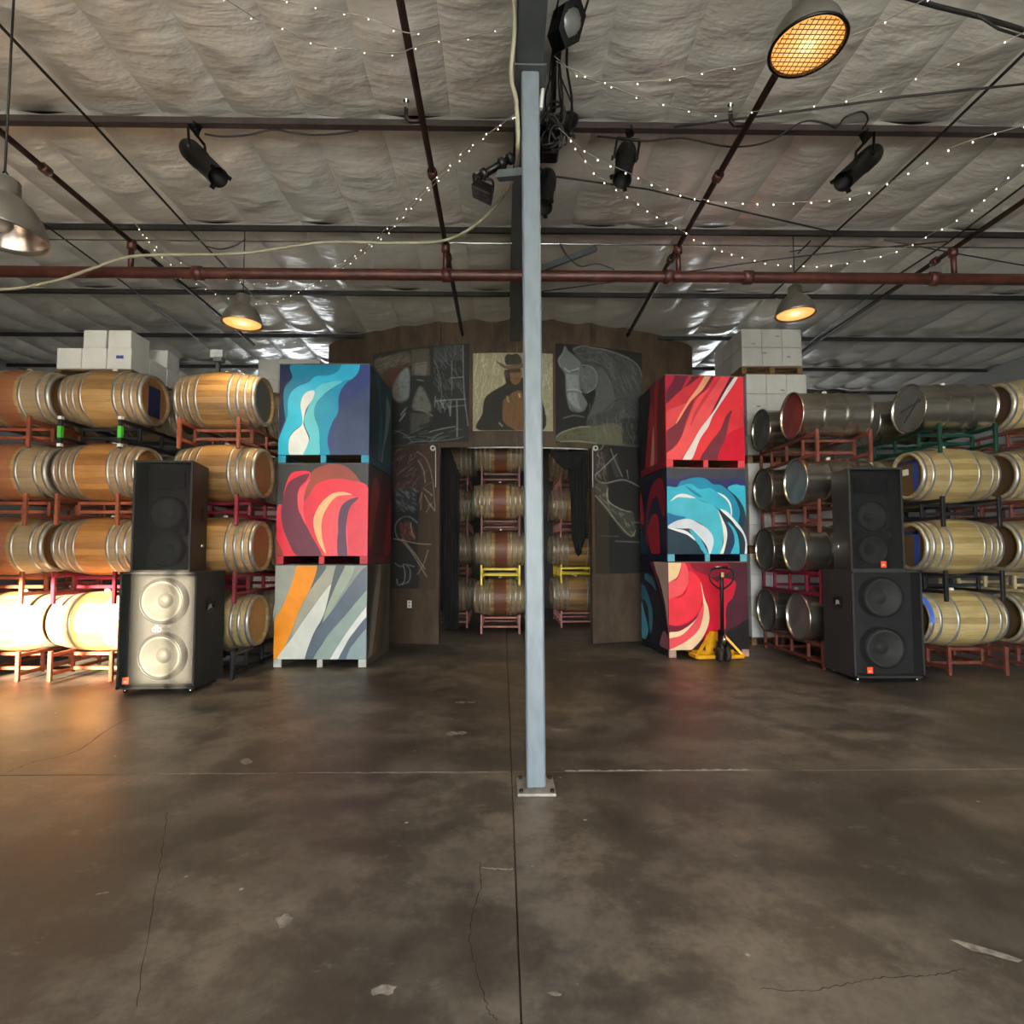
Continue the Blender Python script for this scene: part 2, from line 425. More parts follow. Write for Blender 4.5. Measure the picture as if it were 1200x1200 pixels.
def panel_mesh(seed, w_, l_):
    r = random.Random(seed); nx, ny = 10, 18; vs, fs = [], []; ph = [r.uniform(0, 6.3) for _ in range(6)]
    for j in range(ny + 1):
        for i in range(nx + 1):
            u, v = i / nx, j / ny
            sag = 0.055 * (math.sin(math.pi * u) ** 0.75) * (0.45 + 0.55 * math.sin(math.pi * v) ** 0.5) + 0.02 * math.sin(math.pi * v)
            wv = 0.008 * math.sin(v * 19 + ph[0] + 2 * math.sin(u * 3 + ph[1])) * math.sin(math.pi * u) + 0.006 * math.sin(v * 31 + ph[2] + u * 4) * math.sin(math.pi * u)
            vs.append(((u - .5) * w_, (v - .5) * l_, -sag + wv))
    for j in range(ny):
        for i in range(nx):
            a = j * (nx + 1) + i; fs.append((a, a + nx + 1, a + nx + 2, a + 1))
    return MB().add(vs, fs, 0, True).mesh('insulation_panel', M_FOIL)
PW = 0.61
pm = [panel_mesh(s, PW, 1.54) for s in range(7)]
nxp = int((XR - XL) / PW) + 1
for j in range(len(PUR) - 1):
    yc = (PUR[j] + PUR[j + 1]) / 2
    if yc < -0.5 or yc > 12.8: continue
    for i in range(nxp):
        xc = XL + PW * (i + 0.5)
        if abs(xc) > 1.0 * (yc + 0.8) + 1.6: continue
        put('insulation_panel', pm[(i * 3 + j * 5) % 7], ceil, (xc, yc, CEIL), (0, 0, math.pi * ((i + j) % 2)))
MB().box((0, -3.6, CEIL + 0.02), (XR - XL, 5.2, 0.04)).build('ceiling_board', M_FOIL, ceil)
MB().box((0, 13.7, CEIL + 0.02), (XR - XL, 2.0, 0.04)).build('ceiling_board', M_FOIL, ceil)
for sx in (-1, 1): MB().box((sx * 8.9, 5.7, CEIL + 0.07), (1.8, 14.5, 0.04)).build('ceiling_board', M_FOIL, ceil)
pur_me = MB().box((0, 0, 0.045), (XR - XL, 0.012, 0.09)).box((0, -0.03, 0.0), (XR - XL, 0.06, 0.012)).box((0, 0.03, 0.09), (XR - XL, 0.06, 0.012)).mesh('purlin', M_PURLIN)
pur_far = MB().box((0, 0, 0.06), (XR - XL, 0.012, 0.06)).box((0, 0, 0.03), (XR - XL, 0.035, 0.01)).mesh('purlin', M_PURLIN_DK)
for y in PUR:
    if y > -2: put('purlin', pur_me if y < 5 else pur_far, ceil, (0, y, PZ0 - 0.01))
# girder running away from the camera over the post, and knee brace
GX = 0.165
g = MB(); g.box((GX, 3.12, 4.47), (0.16, 9.44, 0.02)); g.box((GX, 3.12, 4.98), (0.16, 9.44, 0.02)); g.box((GX, 3.12, 4.72), (0.03, 9.44, 0.5))
g.build('girder', M_GIRDER, ceil)
MB().bar((GX + 0.08, 6.0, 4.5), (GX + 0.9, 6.2, 4.92), 0.06).build('brace', M_GIRDER, ceil)
# walls: dark grey colour stands in for silver sheeting left unlit
t = NT('dim_wall_sheet'); p = t.pos()
sepw = t.n('ShaderNodeSeparateXYZ'); t.l(p, sepw.inputs[0])
t.base(t.mix(t.noise(p, 0.8, 4), srgb('#4b4a46'), srgb('#6a6862'))); t.set(0.7, 0)
M_WALL = t.m
for nm, c_, d_ in (('wall_left', (XL - .08, 4.3, 2.6), (.16, 21.2, 5.3)), ('wall_right', (XR + .08, 4.3, 2.6), (.16, 21.2, 5.3))):
    struct(MB().box(c_, d_).build(nm, M_WALL))
bf = MB(); xs_ = [XL] + [v for q in FAR_WIN for v in q[:2]] + [XR]
for i in range(0, len(xs_), 2): bf.box(((xs_[i] + xs_[i + 1]) / 2, YF + .08, 2.6), (xs_[i + 1] - xs_[i], .16, 5.3))
for x0, x1, z0, z1 in FAR_WIN:
    bf.box(((x0 + x1) / 2, YF + .08, z0 / 2 - .02), (x1 - x0, .16, z0 + .04)); bf.box(((x0 + x1) / 2, YF + .08, (z1 + 5.25) / 2), (x1 - x0, .16, 5.25 - z1))
struct(bf.build('wall_far', M_WALL))
for k_, (x0, x1, z0, z1) in enumerate(FAR_WIN):
    wf = struct(MB().box(((x0 + x1) / 2, YF + .08, z0 + .02), (x1 - x0, .1, .04)).box(((x0 + x1) / 2, YF + .08, z1 - .02), (x1 - x0, .1, .04)).build('window_%d' % (k_ + 2), M_GIRDER))
    for j in range(1, 4): MB().box((x0 + (x1 - x0) * j / 4, YF + .08, (z0 + z1) / 2), (.05, .06, z1 - z0 - .08)).build('mullion', M_GIRDER, wf)
# wall behind the camera: roll-up door opening and a window throwing the sun on the barrels, its lower panes added for warm bounce
WX0, WX1 = -5.75, -3.20
WZ = [(0.5, 1.75), (2.44, 3.58)]
b = MB(); T = 0.2; yc = WALL_Y - 0.1
def wbox(x0, x1, z0, z1): b.box(((x0 + x1) / 2, yc, (z0 + z1) / 2), (x1 - x0, T, z1 - z0))
wbox(XL, WX0, 0, 5.2); wbox(WX1, DOOR[0], 0, 5.2); wbox(DOOR[1], XR, 0, 5.2); wbox(DOOR[0], DOOR[1], DOOR[3], 5.2)
wbox(WX0, WX1, 0, WZ[0][0]); wbox(WX0, WX1, WZ[0][1], WZ[1][0]); wbox(WX0, WX1, WZ[1][1], 5.2)
struct(b.build('wall_rear', M_WALL))
b = MB()
for x0, x1 in ((-4.92, -4.80), (-4.34, -3.72), (-3.40, -3.33)):
    b.box(((x0 + x1) / 2, WALL_Y - 0.1, 3.01), (x1 - x0, 0.06, 1.14))
b.box((-4.475, WALL_Y - 0.1, 1.12), (2.55, 0.06, 0.06))
struct(b.build('window_1', M_GIRDER))
# yard outside: paving kept pale to bounce light in, and an unseen, added building that keeps the low sun off the doorway
M_YARD = plain('yard_paving', '#d2cdc2', 0.8, 0, 0.15, 1.0, world=True)
struct(MB().box((0, -56, -0.21), (160, 99.7, 0.1)).build('ground', M_YARD))
M_SUN_BLOCK = plain('sun_block_stucco', '#c9c4b8', 0.8, 0, 0.1, 1.0, world=True)
nb = MB(); nb.box((13.2, -43, 5.3), (32, 6, 10.9)); nb.box((13.2, -43, 10.85), (32.4, 6.4, 0.2))
tag(nb.build('sun_block', M_SUN_BLOCK), 'unseen added stucco building standing across the yard', 'sun_block')

# steel post
col = thing('support_column', 'pale blue-grey painted steel post standing on a floor plate', 'column', (0.196, 3.40, 0))
M_COL = plain('post_blue_grey_paint', '#6b757b', 0.42, 0.0, 0.10, 7, stretch=(3, 3, 0.8))
sh = MB().bevbox((0, 0, 2.24), (0.113, 0.113, 4.44), 0.010); 
o = sh.build('shaft', M_COL, col); o.rotation_euler = (0, math.radians(-0.35), 0)
MB().bevbox((0.0, 0.0, 0.009), (0.225, 0.24, 0.018), 0.004).build('base_plate', plain('worn_steel_plate', '#9b948a', 0.5, 0.3, 0.2, 20), col)
for sx in (-1, 1):
    for sy in (-1, 1): MB().lathe([(0.018, 0.012), (0.034, 0.012), (0.036, 0.0)], 6, 'z', 0, (sx * .09, sy * .095, 0)).build('anchor_bolt', M_BLACKMETAL, col)
MB().box((-0.027, 0, 4.455), (0.2, 0.2, 0.015)).build('cap_plate', M_GIRDER, col)

# ------------------------------------------------------------------ curved plywood wall with doorway
WC, WR, WT = Vector((0.14, 13.80, 0)), 5.27, 0.06
t = NT('brown_plywood'); p = t.pos()
nn = t.noise(t.scale(p, (2.0, 2.0, 0.7)), 2.0, 6, 0.65); n2 = t.noise(p, 24, 4, 0.6)
oi = t.n('ShaderNodeObjectInfo')
c = t.mix(t.ramp(nn, 0.3, 0.75), srgb('#35291d'), srgb('#574735'))
c = t.mix(t.math('MULTIPLY', oi.outputs['Random'], 0.3), c, srgb('#4a3a2a'))
c = t.mix(t.math('MULTIPLY', t.ramp(n2, 0.45, 0.8), 0.35), c, srgb('#2a2017'))
t.base(c); t.set(0.75, 0); t.bump(n2, 0.15, 0.004); M_PLY = t.m
def cyl(a, r, z): return Vector((WC.x + r * math.sin(a), WC.y - r * math.cos(a), z))
def arc_slab(a0, a1, z0, z1, r, th, n=None):
    n = n or max(2, int(abs(a1 - a0) * WR / 0.12)); vs, fs = [], []
    for i in range(n + 1):
        a = a0 + (a1 - a0) * i / n
        vs += [cyl(a, r, z0), cyl(a, r, z1), cyl(a, r - th, z1), cyl(a, r - th, z0)]
    for i in range(n):
        k = 4 * i
        for q in range(4):
            q2 = (q + 1) % 4; fs.append((k + q, k + 4 + q, k + 4 + q2, k + q2))
    fs += [(0, 1, 2, 3), (4 * n + 3, 4 * n + 2, 4 * n + 1, 4 * n)]
    return MB().add(vs, fs, 0, False)
def hit(px, py, r=WR):
    d = ray(px, py); o_ = CAM - WC; A = d.x ** 2 + d.y ** 2; B = 2 * (o_.x * d.x + o_.y * d.y); C_ = o_.x ** 2 + o_.y ** 2 - r * r
    k = (-B - math.sqrt(max(0, B * B - 4 * A * C_))) / (2 * A); q = CAM + d * k
    return math.atan2(q.x - WC.x, WC.y - q.y), q.z
aL, aR = hit(515, 650)[0], hit(694, 650)[0]
zD = hit(600, 523)[1]
A0, A1 = -0.655, 0.655
wm = struct(arc_slab(A0, A0 + 0.02, 0, 5.08, WR - 0.01, 0.03).build('wall_middle', M_PLY))
step = 1.22 / WR
def sheets(a0, a1, z0, z1, name='plywood_sheet'):
    a = a0
    while a < a1 - 1e-4:
        e = min(a + step, a1); arc_slab(a + 0.0006, e - 0.0006, z0, z1, WR, WT).build(name, M_PLY, wm); a = e
sheets(A0, aL, 0.01, 2.44); sheets(A0, aL, 2.445, CEIL - 0.03)
sheets(aR, A1, 0.01, 2.44); sheets(aR, A1, 2.445, CEIL - 0.03)
sheets(aL, aR, zD, CEIL - 0.03)
for a_, s_ in ((aL, -1), (aR, 1)):   # jamb studs behind the sheets
    q = cyl(a_ + s_ * 0.008, WR - WT - 0.045, 0)
    MB().box((q.x, q.y, zD / 2), (0.05, 0.09, zD)).build('door_jamb', M_PLY, wm)
# outlet
ao, zo = hit(480, 708); q = cyl(ao, WR + 0.004, zo)
ob = thing('wall_outlet', 'small white electrical outlet low on brown plywood beside the doorway', 'outlet', q, ao)
MB().bevbox((0, 0, 0), (0.075, 0.008, 0.115), 0.003).build('cover_plate', M_WHITE, ob)
for dz in (-.024, .024): MB().box((0, -0.005, dz), (0.03, 0.004, 0.026)).build('socket', plain('socket_grey', '#8a8a86', .5), ob)

# ------------------------------------------------------------------ drawings on boards: a small painter over photo pixel space, baked to vertex colours
class Canvas:
    def __init__(s, x0, y0, x1, y1, k, bgc):
        s.x0, s.y0, s.k = x0, y0, k; s.w, s.h = int((x1 - x0) * k), int((y1 - y0) * k)
        s.a = np.ones((s.h, s.w, 3)) * np.array(srgb(bgc)[:3])
        s.X, s.Y = np.meshgrid(np.arange(s.w), np.arange(s.h))
    def t(s, p): return np.array([[(q[0] - s.x0) * s.k, (q[1] - s.y0) * s.k] for q in p])
    def fill(s, pts, colr, alpha=1.0, soft=0):
        if len(pts) > 4 and soft: pts = [(q.x, q.y) for q in spline(pts, 5, True)]
        P = s.t(pts); x0, y0 = np.maximum(P.min(0).astype(int) - 4, 0); x1, y1 = np.minimum(P.max(0).astype(int) + 5, (s.w, s.h))
        if x1 <= x0 or y1 <= y0: return
        X, Y = s.X[y0:y1, x0:x1] + .5, s.Y[y0:y1, x0:x1] + .5; ins = np.zeros(X.shape, bool); n = len(P)
        for i in range(n):
            (ax, ay), (bx_, by) = P[i], P[(i + 1) % n]
            if ay == by: continue
            c_ = ((ay > Y) != (by > Y)) & (X < (bx_ - ax) * (Y - ay) / (by - ay) + ax); ins ^= c_
        m = ins.astype(float)
        for _ in range(int(soft * 2.5)):
            m = (m + np.roll(m, 1, 0) + np.roll(m, -1, 0) + np.roll(m, 1, 1) + np.roll(m, -1, 1)) / 5
        gx = RNG.random((m.shape[0] // 6 + 2, m.shape[1] // 6 + 2)); mot = np.kron(gx, np.ones((6, 6)))[:m.shape[0], :m.shape[1]]
        for _ in range(4): mot = (mot + np.roll(mot, 2, 0) + np.roll(mot, -2, 0) + np.roll(mot, 2, 1) + np.roll(mot, -2, 1)) / 5
        if soft >= 4: m = m * (0.45 + 1.1 * mot).clip(0, 1)
        m = (m * alpha)[..., None]; s.a[y0:y1, x0:x1] = s.a[y0:y1, x0:x1] * (1 - m) + np.array(srgb(colr)[:3]) * m
    def stroke(s, pts, wd, colr, alpha=0.8, rough=0.3, smooth=True):
        q = spline(pts, 10) if smooth else spline(pts, 10)
        P = s.t([(a.x, a.y) for a in q]); colr = np.array(srgb(colr)[:3])
        for i in range(len(P) - 1):
            L = max(1, int(np.hypot(*(P[i + 1] - P[i])) / max(.5, wd * s.k * .35)))
            for j in range(L):
                cx, cy = P[i] + (P[i + 1] - P[i]) * j / L; r = wd * s.k / 2
                x0, x1, y0, y1 = int(max(0, cx - 2 * r - 1)), int(min(s.w, cx + 2 * r + 2)), int(max(0, cy - 2 * r - 1)), int(min(s.h, cy + 2 * r + 2))
                if x1 <= x0 or y1 <= y0: continue
                d2 = (s.X[y0:y1, x0:x1] - cx) ** 2 + (s.Y[y0:y1, x0:x1] - cy) ** 2
                m = np.exp(-d2 / (r * r + .2)) * alpha * .55 * (1 - rough * RNG.random(d2.shape)) * (0.6 + .4 * RNG.random())
                s.a[y0:y1, x0:x1] = s.a[y0:y1, x0:x1] * (1 - m[..., None]) + colr * m[..., None]
    def hatch(s, poly_pts, n, colr, wd, alpha, ang, ln):
        P = np.array(poly_pts); lo, hi = P.min(0), P.max(0); R_ = random.Random(int(lo[0] * 7 + lo[1]))
        for _ in range(n):
            x, y = R_.uniform(lo[0], hi[0]), R_.uniform(lo[1], hi[1]); ins = False
            for i in range(len(P)):
                (ax, ay), (bx_, by) = P[i], P[(i + 1) % len(P)]
                if (ay > y) != (by > y) and x < (bx_ - ax) * (y - ay) / (by - ay) + ax: ins = not ins
            if not ins: continue
            a = ang + R_.uniform(-.35, .35); l = ln * R_.uniform(.5, 1.2); dx, dy = math.cos(a) * l / 2, math.sin(a) * l / 2
            s.stroke([(x - dx, y - dy), (x + R_.uniform(-1, 1), y), (x + dx, y + dy)], wd, colr, alpha)
    def at(s, px, py):
        i = int((px - s.x0) * s.k); j = int((py - s.y0) * s.k)
        if 0 <= i < s.w and 0 <= j < s.h: return s.a[j, i]
        return s.a[min(max(j, 0), s.h - 1), min(max(i, 0), s.w - 1)]
def vcol_mat(name, rough=0.85):
    t = NT(name); a = t.n('ShaderNodeVertexColor'); a.layer_name = 'paint'
    nn = t.noise(t.pos(), 60, 3); 
    t.base(t.mix(t.math('MULTIPLY', nn, 0.25), a.outputs['Color'], srgb('#1c1a17'))); t.set(rough, 0); return t.m
M_DRAW = vcol_mat('chalk_drawing')
def drawn_board(name, label, cat, canvas, px0, py0, px1, py1, nx, nz, lift=0.012, th=0.01, outline=None):
    """board bent to the wall between two photo pixels; colours sampled from the canvas"""
    a0, z1 = hit(px0, (py0 + py1) / 2)[0], hit((px0 + px1) / 2, py0)[1]
    a1, z0 = hit(px1, (py0 + py1) / 2)[0], hit((px0 + px1) / 2, py1)[1]
    r = WR + lift; vs, fs, cs = [], [], []
    for j in range(nz + 1):
        for i in range(nx + 1):
            q = cyl(a0 + (a1 - a0) * i / nx, r, z0 + (z1 - z0) * j / nz); vs.append(q)
            u, v = i / nx, j / nz
            cs.append(canvas.at(px0 + (px1 - px0) * u, py1 + (py0 - py1) * v))
    for j in range(nz):
        for i in range(nx):
            k = j * (nx + 1) + i; fs.append((k, k + 1, k + nx + 2, k + nx + 1))
    o = MB().add(vs, fs, 0, False)
    me = o.mesh(name, M_DRAW)
    at = me.color_attributes.new('paint', 'FLOAT_COLOR', 'POINT')
    at.data.foreach_set('color', np.c_[np.array(cs), np.ones(len(cs))].ravel().astype(np.float32))
    th_ = thing(name, label, cat, (0, 0, 0))
    put('drawing', me, th_)
    arc_slab(a0, a1, z0, z1, r - 0.0015, lift - 0.0015, 10).build('board', plain('board_edge_dark', '#2a2622', .8), th_)
    return th_
def C(x0, y0, k): return lambda *p: [(x0 + a / k, y0 + b_ / k) for a, b_ in p]
# horse drawing on the right board
cv = Canvas(640, 385, 770, 535, 4, '#211f1b'); c_ = C(640, 390, 8.571)
cv.fill(c_((140, 170), (960, 170), (960, 1115), (140, 1100)), '#1f201e', 0.9, 4)
cv.fill(c_((250, 190), (350, 150), (560, 160), (720, 190), (850, 230), (950, 330), (960, 560), (930, 1110), (430, 1110), (380, 900), (430, 760), (470, 560), (340, 330)), '#474a49', 0.9, 5)
cv.fill(c_((160, 230), (180, 165), (215, 215), (260, 250), (330, 320), (350, 420), (330, 600), (385, 720), (350, 800), (270, 815), (220, 780), (190, 640), (180, 450), (130, 370), (118, 300)), '#6d7373', 0.9, 3)
cv.fill(c_((190, 440), (300, 450), (310, 600), (200, 600)), '#8b9292', 0.8, 6)
cv.fill(c_((200, 640), (290, 630), (300, 720), (330, 790), (240, 740)), '#959b9a', 0.7, 6)
cv.fill(c_((340, 380), (430, 350), (480, 430), (470, 540), (400, 620), (340, 600), (330, 480)), '#606563', 0.9, 5)
cv.fill(c_((375, 640), (465, 580), (450, 680), (400, 790), (370, 810), (385, 720)), '#121211', 0.95, 3)
cv.fill(c_((480, 380), (560, 370), (650, 560), (660, 700), (560, 800), (440, 840), (390, 880), (450, 720), (490, 520)), '#565a58', 0.8, 6)
cv.fill(c_((95, 1065), (150, 1020), (300, 965), (440, 945), (640, 900), (760, 960), (760, 1110), (120, 1112)), '#6d6c54', 0.75, 6)
cv.fill(c_((720, 850), (920, 820), (920, 1100), (740, 1100)), '#232423', 0.8, 8)
cv.hatch(c_((560, 180), (940, 300), (950, 560), (700, 640), (560, 400)), 60, '#70756f', 1.0, 0.5, 1.0, 16)
cv.hatch(c_((440, 880), (900, 700), (900, 1080), (440, 1090)), 70, '#7d7c64', 0.9, 0.5, 1.4, 11)
cv.hatch(c_((260, 180), (540, 170), (520, 330), (330, 300)), 26, '#73777a', 0.9, 0.5, 0.2, 9)
cv.hatch(c_((180, 420), (480, 420), (480, 800), (200, 800)), 30, '#aab0ae', 0.8, 0.3, 1.5, 8)
for s_, wd, cl in (([(255, 195), (340, 152), (440, 160), (560, 165), (720, 195), (850, 235), (930, 300), (960, 400)], 1.1, '#8f9592'), ([(345, 335), (420, 318), (520, 335), (600, 420), (650, 540), (665, 640)], 1.1, '#141413'),
                   ([(175, 385), (210, 415), (260, 400), (310, 378)], 1.5, '#b9bfbd'), ([(195, 605), (260, 590), (340, 615)], 1.1, '#bcc1bf'), ([(225, 415), (300, 408)], 1.3, '#101010'),
                   ([(225, 745), (250, 795), (280, 810)], 1.4, '#101010'), ([(340, 340), (440, 360), (485, 450), (460, 560), (380, 620)], 0.8, '#9da3a0'), ([(480, 820), (550, 790), (640, 690), (740, 640)], 1.0, '#1a1a19'),
                   ([(160, 880), (260, 850), (360, 860)], 1.4, '#7b8080'), ([(760, 780), (860, 700), (920, 640)], 1.0, '#222'), ([(180, 170), (165, 230), (120, 310), (140, 370)], 0.9, '#9aa09e'),
                   ([(100, 1065), (150, 1020), (290, 965), (420, 950)], 1.2, '#b5b48e'), ([(130, 1112), (300, 1100), (480, 1112)], 1.0, '#a9a984'), ([(330, 330), (320, 450), (330, 600)], 0.8, '#232423')):
    cv.stroke(c_(*s_), wd, cl if len(cl) > 4 else '#222222', 0.85)
drawn_board('chalk_drawing', 'grey chalk drawing of a bowed horse head on brown curved wall', 'drawing', cv, 651, 407, 752, 521, 150, 170)
# left board
cv = Canvas(430, 385, 560, 535, 4, '#2b2c2a'); c_ = C(420, 390, 8.571)
cv.fill(c_((160, 230), (330, 190), (540, 180), (540, 330), (300, 350), (240, 380)), '#605b50', 0.85, 6)
cv.fill(c_((560, 160), (740, 170), (750, 440), (560, 420)), '#5f584d', 0.8, 6)
cv.fill(c_((590, 330), (720, 310), (710, 440), (600, 420)), '#77726a', 0.8, 8)
cv.fill(c_((240, 390), (330, 320), (520, 280), (530, 370), (430, 400), (380, 520), (310, 480)), '#4f3228', 0.95, 6)
cv.fill(c_((430, 410), (535, 350), (545, 620), (470, 680), (400, 650), (370, 560)), '#848c89', 0.85, 10)
cv.fill(c_((370, 520), (430, 420), (440, 560), (480, 690), (400, 660)), '#6b5446', 0.55, 8)
cv.fill(c_((580, 700), (650, 540), (720, 640), (760, 800), (590, 760)), '#7a7a74', 0.8, 10)
cv.fill(c_((560, 800), (760, 820), (740, 960), (560, 1000)), '#57534c', 0.8, 10)
cv.fill(c_((640, 940), (760, 900), (780, 1000), (660, 1020)), '#1e1e1d', 0.8, 8)
cv.fill(c_((780, 160), (1060, 150), (1060, 310), (780, 320)), '#45494b', 0.8, 8)
cv.fill(c_((800, 780), (980, 760), (990, 960), (760, 980)), '#202222', 0.8, 8)
cv.hatch(c_((170, 200), (540, 190), (520, 290), (240, 330)), 26, '#8d887a', 1.0, 0.5, -0.4, 9)
cv.hatch(c_((780, 170), (1060, 160), (1060, 680), (800, 680)), 60, '#7d8283', 0.8, 0.5, 1.2, 12)
cv.hatch(c_((380, 960), (1100, 980), (1120, 1090), (560, 1110)), 26, '#7d8a86', 1.0, 0.5, -0.1, 14)
cv.hatch(c_((800, 700), (930, 700), (930, 800), (800, 800)), 24, '#8e9798', 0.8, 0.6, 1.3, 8)
for s_, wd, cl in (([(555, 180), (560, 400), (555, 640), (570, 760)], 1.2, '#17130f'), ([(1055, 160), (1060, 480), (1070, 650), (1085, 800), (1105, 960)], 1.0, '#969b9d'), ([(800, 700), (930, 695), (1080, 695)], 1.0, '#a5aaab'),
                   ([(940, 480), (1060, 475)], 1.0, '#9ba0a1'), ([(930, 765), (1080, 755)], .9, '#8d9293'), ([(1000, 700), (1005, 860), (1005, 1070)], 1.1, '#9a9fa0'), ([(945, 700), (940, 860)], 1.2, '#9a9fa0'),
                   ([(800, 650), (795, 760)], 1.0, '#9aa0a0'), ([(750, 1000), (880, 975), (990, 960)], 1.0, '#a4aaaa'), ([(450, 870), (510, 790)], 1.8, '#b0b6b4'), ([(460, 810), (520, 740)], 1.8, '#a4aaa8'),
                   ([(590, 770), (690, 790), (780, 850)], 1.4, '#8d918e'), ([(760, 1090), (820, 1040), (880, 1015)], 1.0, '#8a9a96'), ([(390, 960), (500, 1010), (580, 1090)], 1.2, '#77837f'), ([(560, 1090), (800, 1095), (1000, 1080), (1060, 1060)], 1.0, '#75827e'),
                   ([(950, 310), (955, 600)], .9, '#858b8c'), ([(800, 480), (850, 560), (860, 680)], .9, '#777d7e'), ([(600, 310), (720, 300)], 1.0, '#938d82'), ([(620, 470), (690, 490)], 1.3, '#a8a49c')):
    cv.stroke(c_(*s_), wd, cl, 0.85)
drawn_board('chalk_drawing', 'smudged grey and rust chalk drawing on panel behind blue bin', 'drawing', cv, 437, 407, 550, 520, 160, 160)
# painted figure in a hat
cv = Canvas(550, 410, 652, 510, 5, '#9a9478'); c_ = C(540, 400, 10)
cv.hatch(c_((140, 140), (1080, 140), (1080, 1060), (140, 1060)), 420, '#c9c3a2', 1.2, 0.8, 1.55, 14)
cv.hatch(c_((140, 140), (1080, 140), (1080, 1060), (140, 1060)), 260, '#54503c', 1.0, 0.7, 1.55, 12)
cv.fill(c_((225, 1045), (255, 850), (285, 670), (400, 575), (520, 505), (540, 430), (720, 430), (740, 505), (850, 570), (930, 640), (950, 1050)), '#22211f', 0.97, 2)
cv.fill(c_((500, 700), (560, 650), (620, 600), (720, 620), (730, 1035), (580, 1010), (500, 940), (490, 850)), '#755638', 0.95, 3)
cv.hatch(c_((500, 700), (700, 620), (720, 1030), (500, 950)), 40, '#4a3524', 0.8, 0.6, 1.5, 8)
cv.fill(c_((545, 340), (700, 325), (700, 460), (640, 515), (590, 480), (560, 420)), '#7a5a3e', 0.95, 3)
cv.fill(c_((545, 335), (700, 320), (700, 370), (560, 375)), '#3a2a1c', 0.9, 2)
cv.fill(c_((510, 350), (560, 350), (585, 480), (560, 520), (520, 450)), '#2a221a', 0.9, 3)
cv.fill(c_((415, 240), (470, 260), (560, 290), (700, 265), (790, 235), (800, 270), (700, 320), (580, 335), (490, 310)), '#5c4a38', 0.95, 2)
cv.fill(c_((515, 200), (545, 155), (600, 160), (660, 150), (700, 190), (705, 265), (560, 285), (520, 260)), '#2d2a22', 0.95, 2)
cv.stroke(c_((430, 250), (520, 295), (600, 310), (700, 290)), 1.2, '#8a7258', 0.8)
cv.stroke(c_((620, 440), (650, 445), (675, 438)), 0.9, '#3a2418', 0.8)
cv.stroke(c_((640, 370), (632, 410)), 0.9, '#4a3020', 0.6)
for a in (([(540, 650), (560, 720)], '#c9c2aa'), ([(680, 620), (690, 660)], '#d6ceb4'), ([(450, 960), (490, 1000)], '#b8b098'), ([(260, 300), (300, 260)], '#d8d2b4')): cv.stroke(c_(*a[0]), 1.6, a[1], 0.8)
cv.stroke(c_((160, 1045), (400, 1048), (1080, 1048)), 0.9, '#cfc8a8', 0.7)
pt = drawn_board('painting', 'painting of a figure in dark coat and hat on cream board above doorway', 'painting', cv, 554.5, 414, 647.5, 505, 150, 150, 0.02)
# lower left chalk board
cv = Canvas(455, 510, 525, 690, 4, '#443629'); c_ = C(450, 510, 6.667)
cv.fill(c_((60, 60), (272, 60), (272, 900), (272, 1210), (60, 1210)), '#232323', 0.97, 1)
cv.fill(c_((75, 80), (270, 90), (400, 300), (380, 420), (60, 420)), '#47332e', 0.6, 8)
cv.fill(c_((80, 400), (260, 410), (260, 600), (100, 600)), '#3c4144', 0.6, 8)
cv.fill(c_((120, 690), (220, 680), (265, 820), (150, 830)), '#5c3228', 0.75, 8)
cv.hatch(c_((75, 90), (260, 90), (270, 420), (80, 420)), 60, '#7a4a44', 0.8, 0.5, -0.6, 9)
cv.hatch(c_((75, 90), (260, 90), (380, 420), (80, 420)), 34, '#a39890', 0.6, 0.5, -0.7, 9)
cv.hatch(c_((90, 410), (260, 420), (250, 590), (110, 590)), 40, '#8f989c', 0.8, 0.6, 0.8, 8)
cv.hatch(c_((130, 690), (230, 690), (250, 820), (150, 820)), 26, '#96584a', 0.8, 0.6, 1.2, 8)
for s_, wd, cl in (([(260, 130), (320, 180), (360, 270), (385, 400), (400, 600)], .8, '#a39a8c'), ([(270, 200), (310, 280), (325, 380)], 1.0, '#b1a898'), ([(310, 420), (360, 460), (375, 480)], 1.2, '#a9a596'), ([(320, 470), (350, 530), (400, 600)], .9, '#bcae9a'),
                   ([(345, 560), (375, 540), (330, 610)], .7, '#a3988a'), ([(270, 690), (200, 640), (140, 650), (95, 700), (100, 780), (140, 830)], 1.4, '#8f979a'), ([(80, 810), (160, 825), (270, 850), (375, 856)], .9, '#c9b69c'),
                   ([(140, 820), (220, 910), (290, 1020), (345, 1110)], 1.0, '#c2ae98'), ([(150, 810), (250, 930), (330, 1050)], .9, '#c9b7a2'), ([(350, 900), (320, 1000), (270, 1090)], .8, '#b7a48e'), ([(90, 1000), (140, 1030), (170, 1010), (250, 1030)], .9, '#a9b0b0'),
                   ([(160, 1020), (175, 1080), (165, 1150), (120, 1170), (110, 1120)], 1.1, '#b9c0c0'), ([(190, 1020), (215, 1060), (205, 1140), (140, 1170)], 1.3, '#a4abac'), ([(280, 540), (300, 450), (290, 590)], .8, '#b08a74'), ([(215, 690), (225, 760), (250, 810)], .9, '#c3beb2')):
    cv.stroke(c_(*s_), wd, cl, 0.85)
drawn_board('chalk_drawing', 'tall chalk and rust scribbled drawing left of the dark doorway', 'drawing', cv, 459, 522, 511, 690, 90, 220, 0.008)
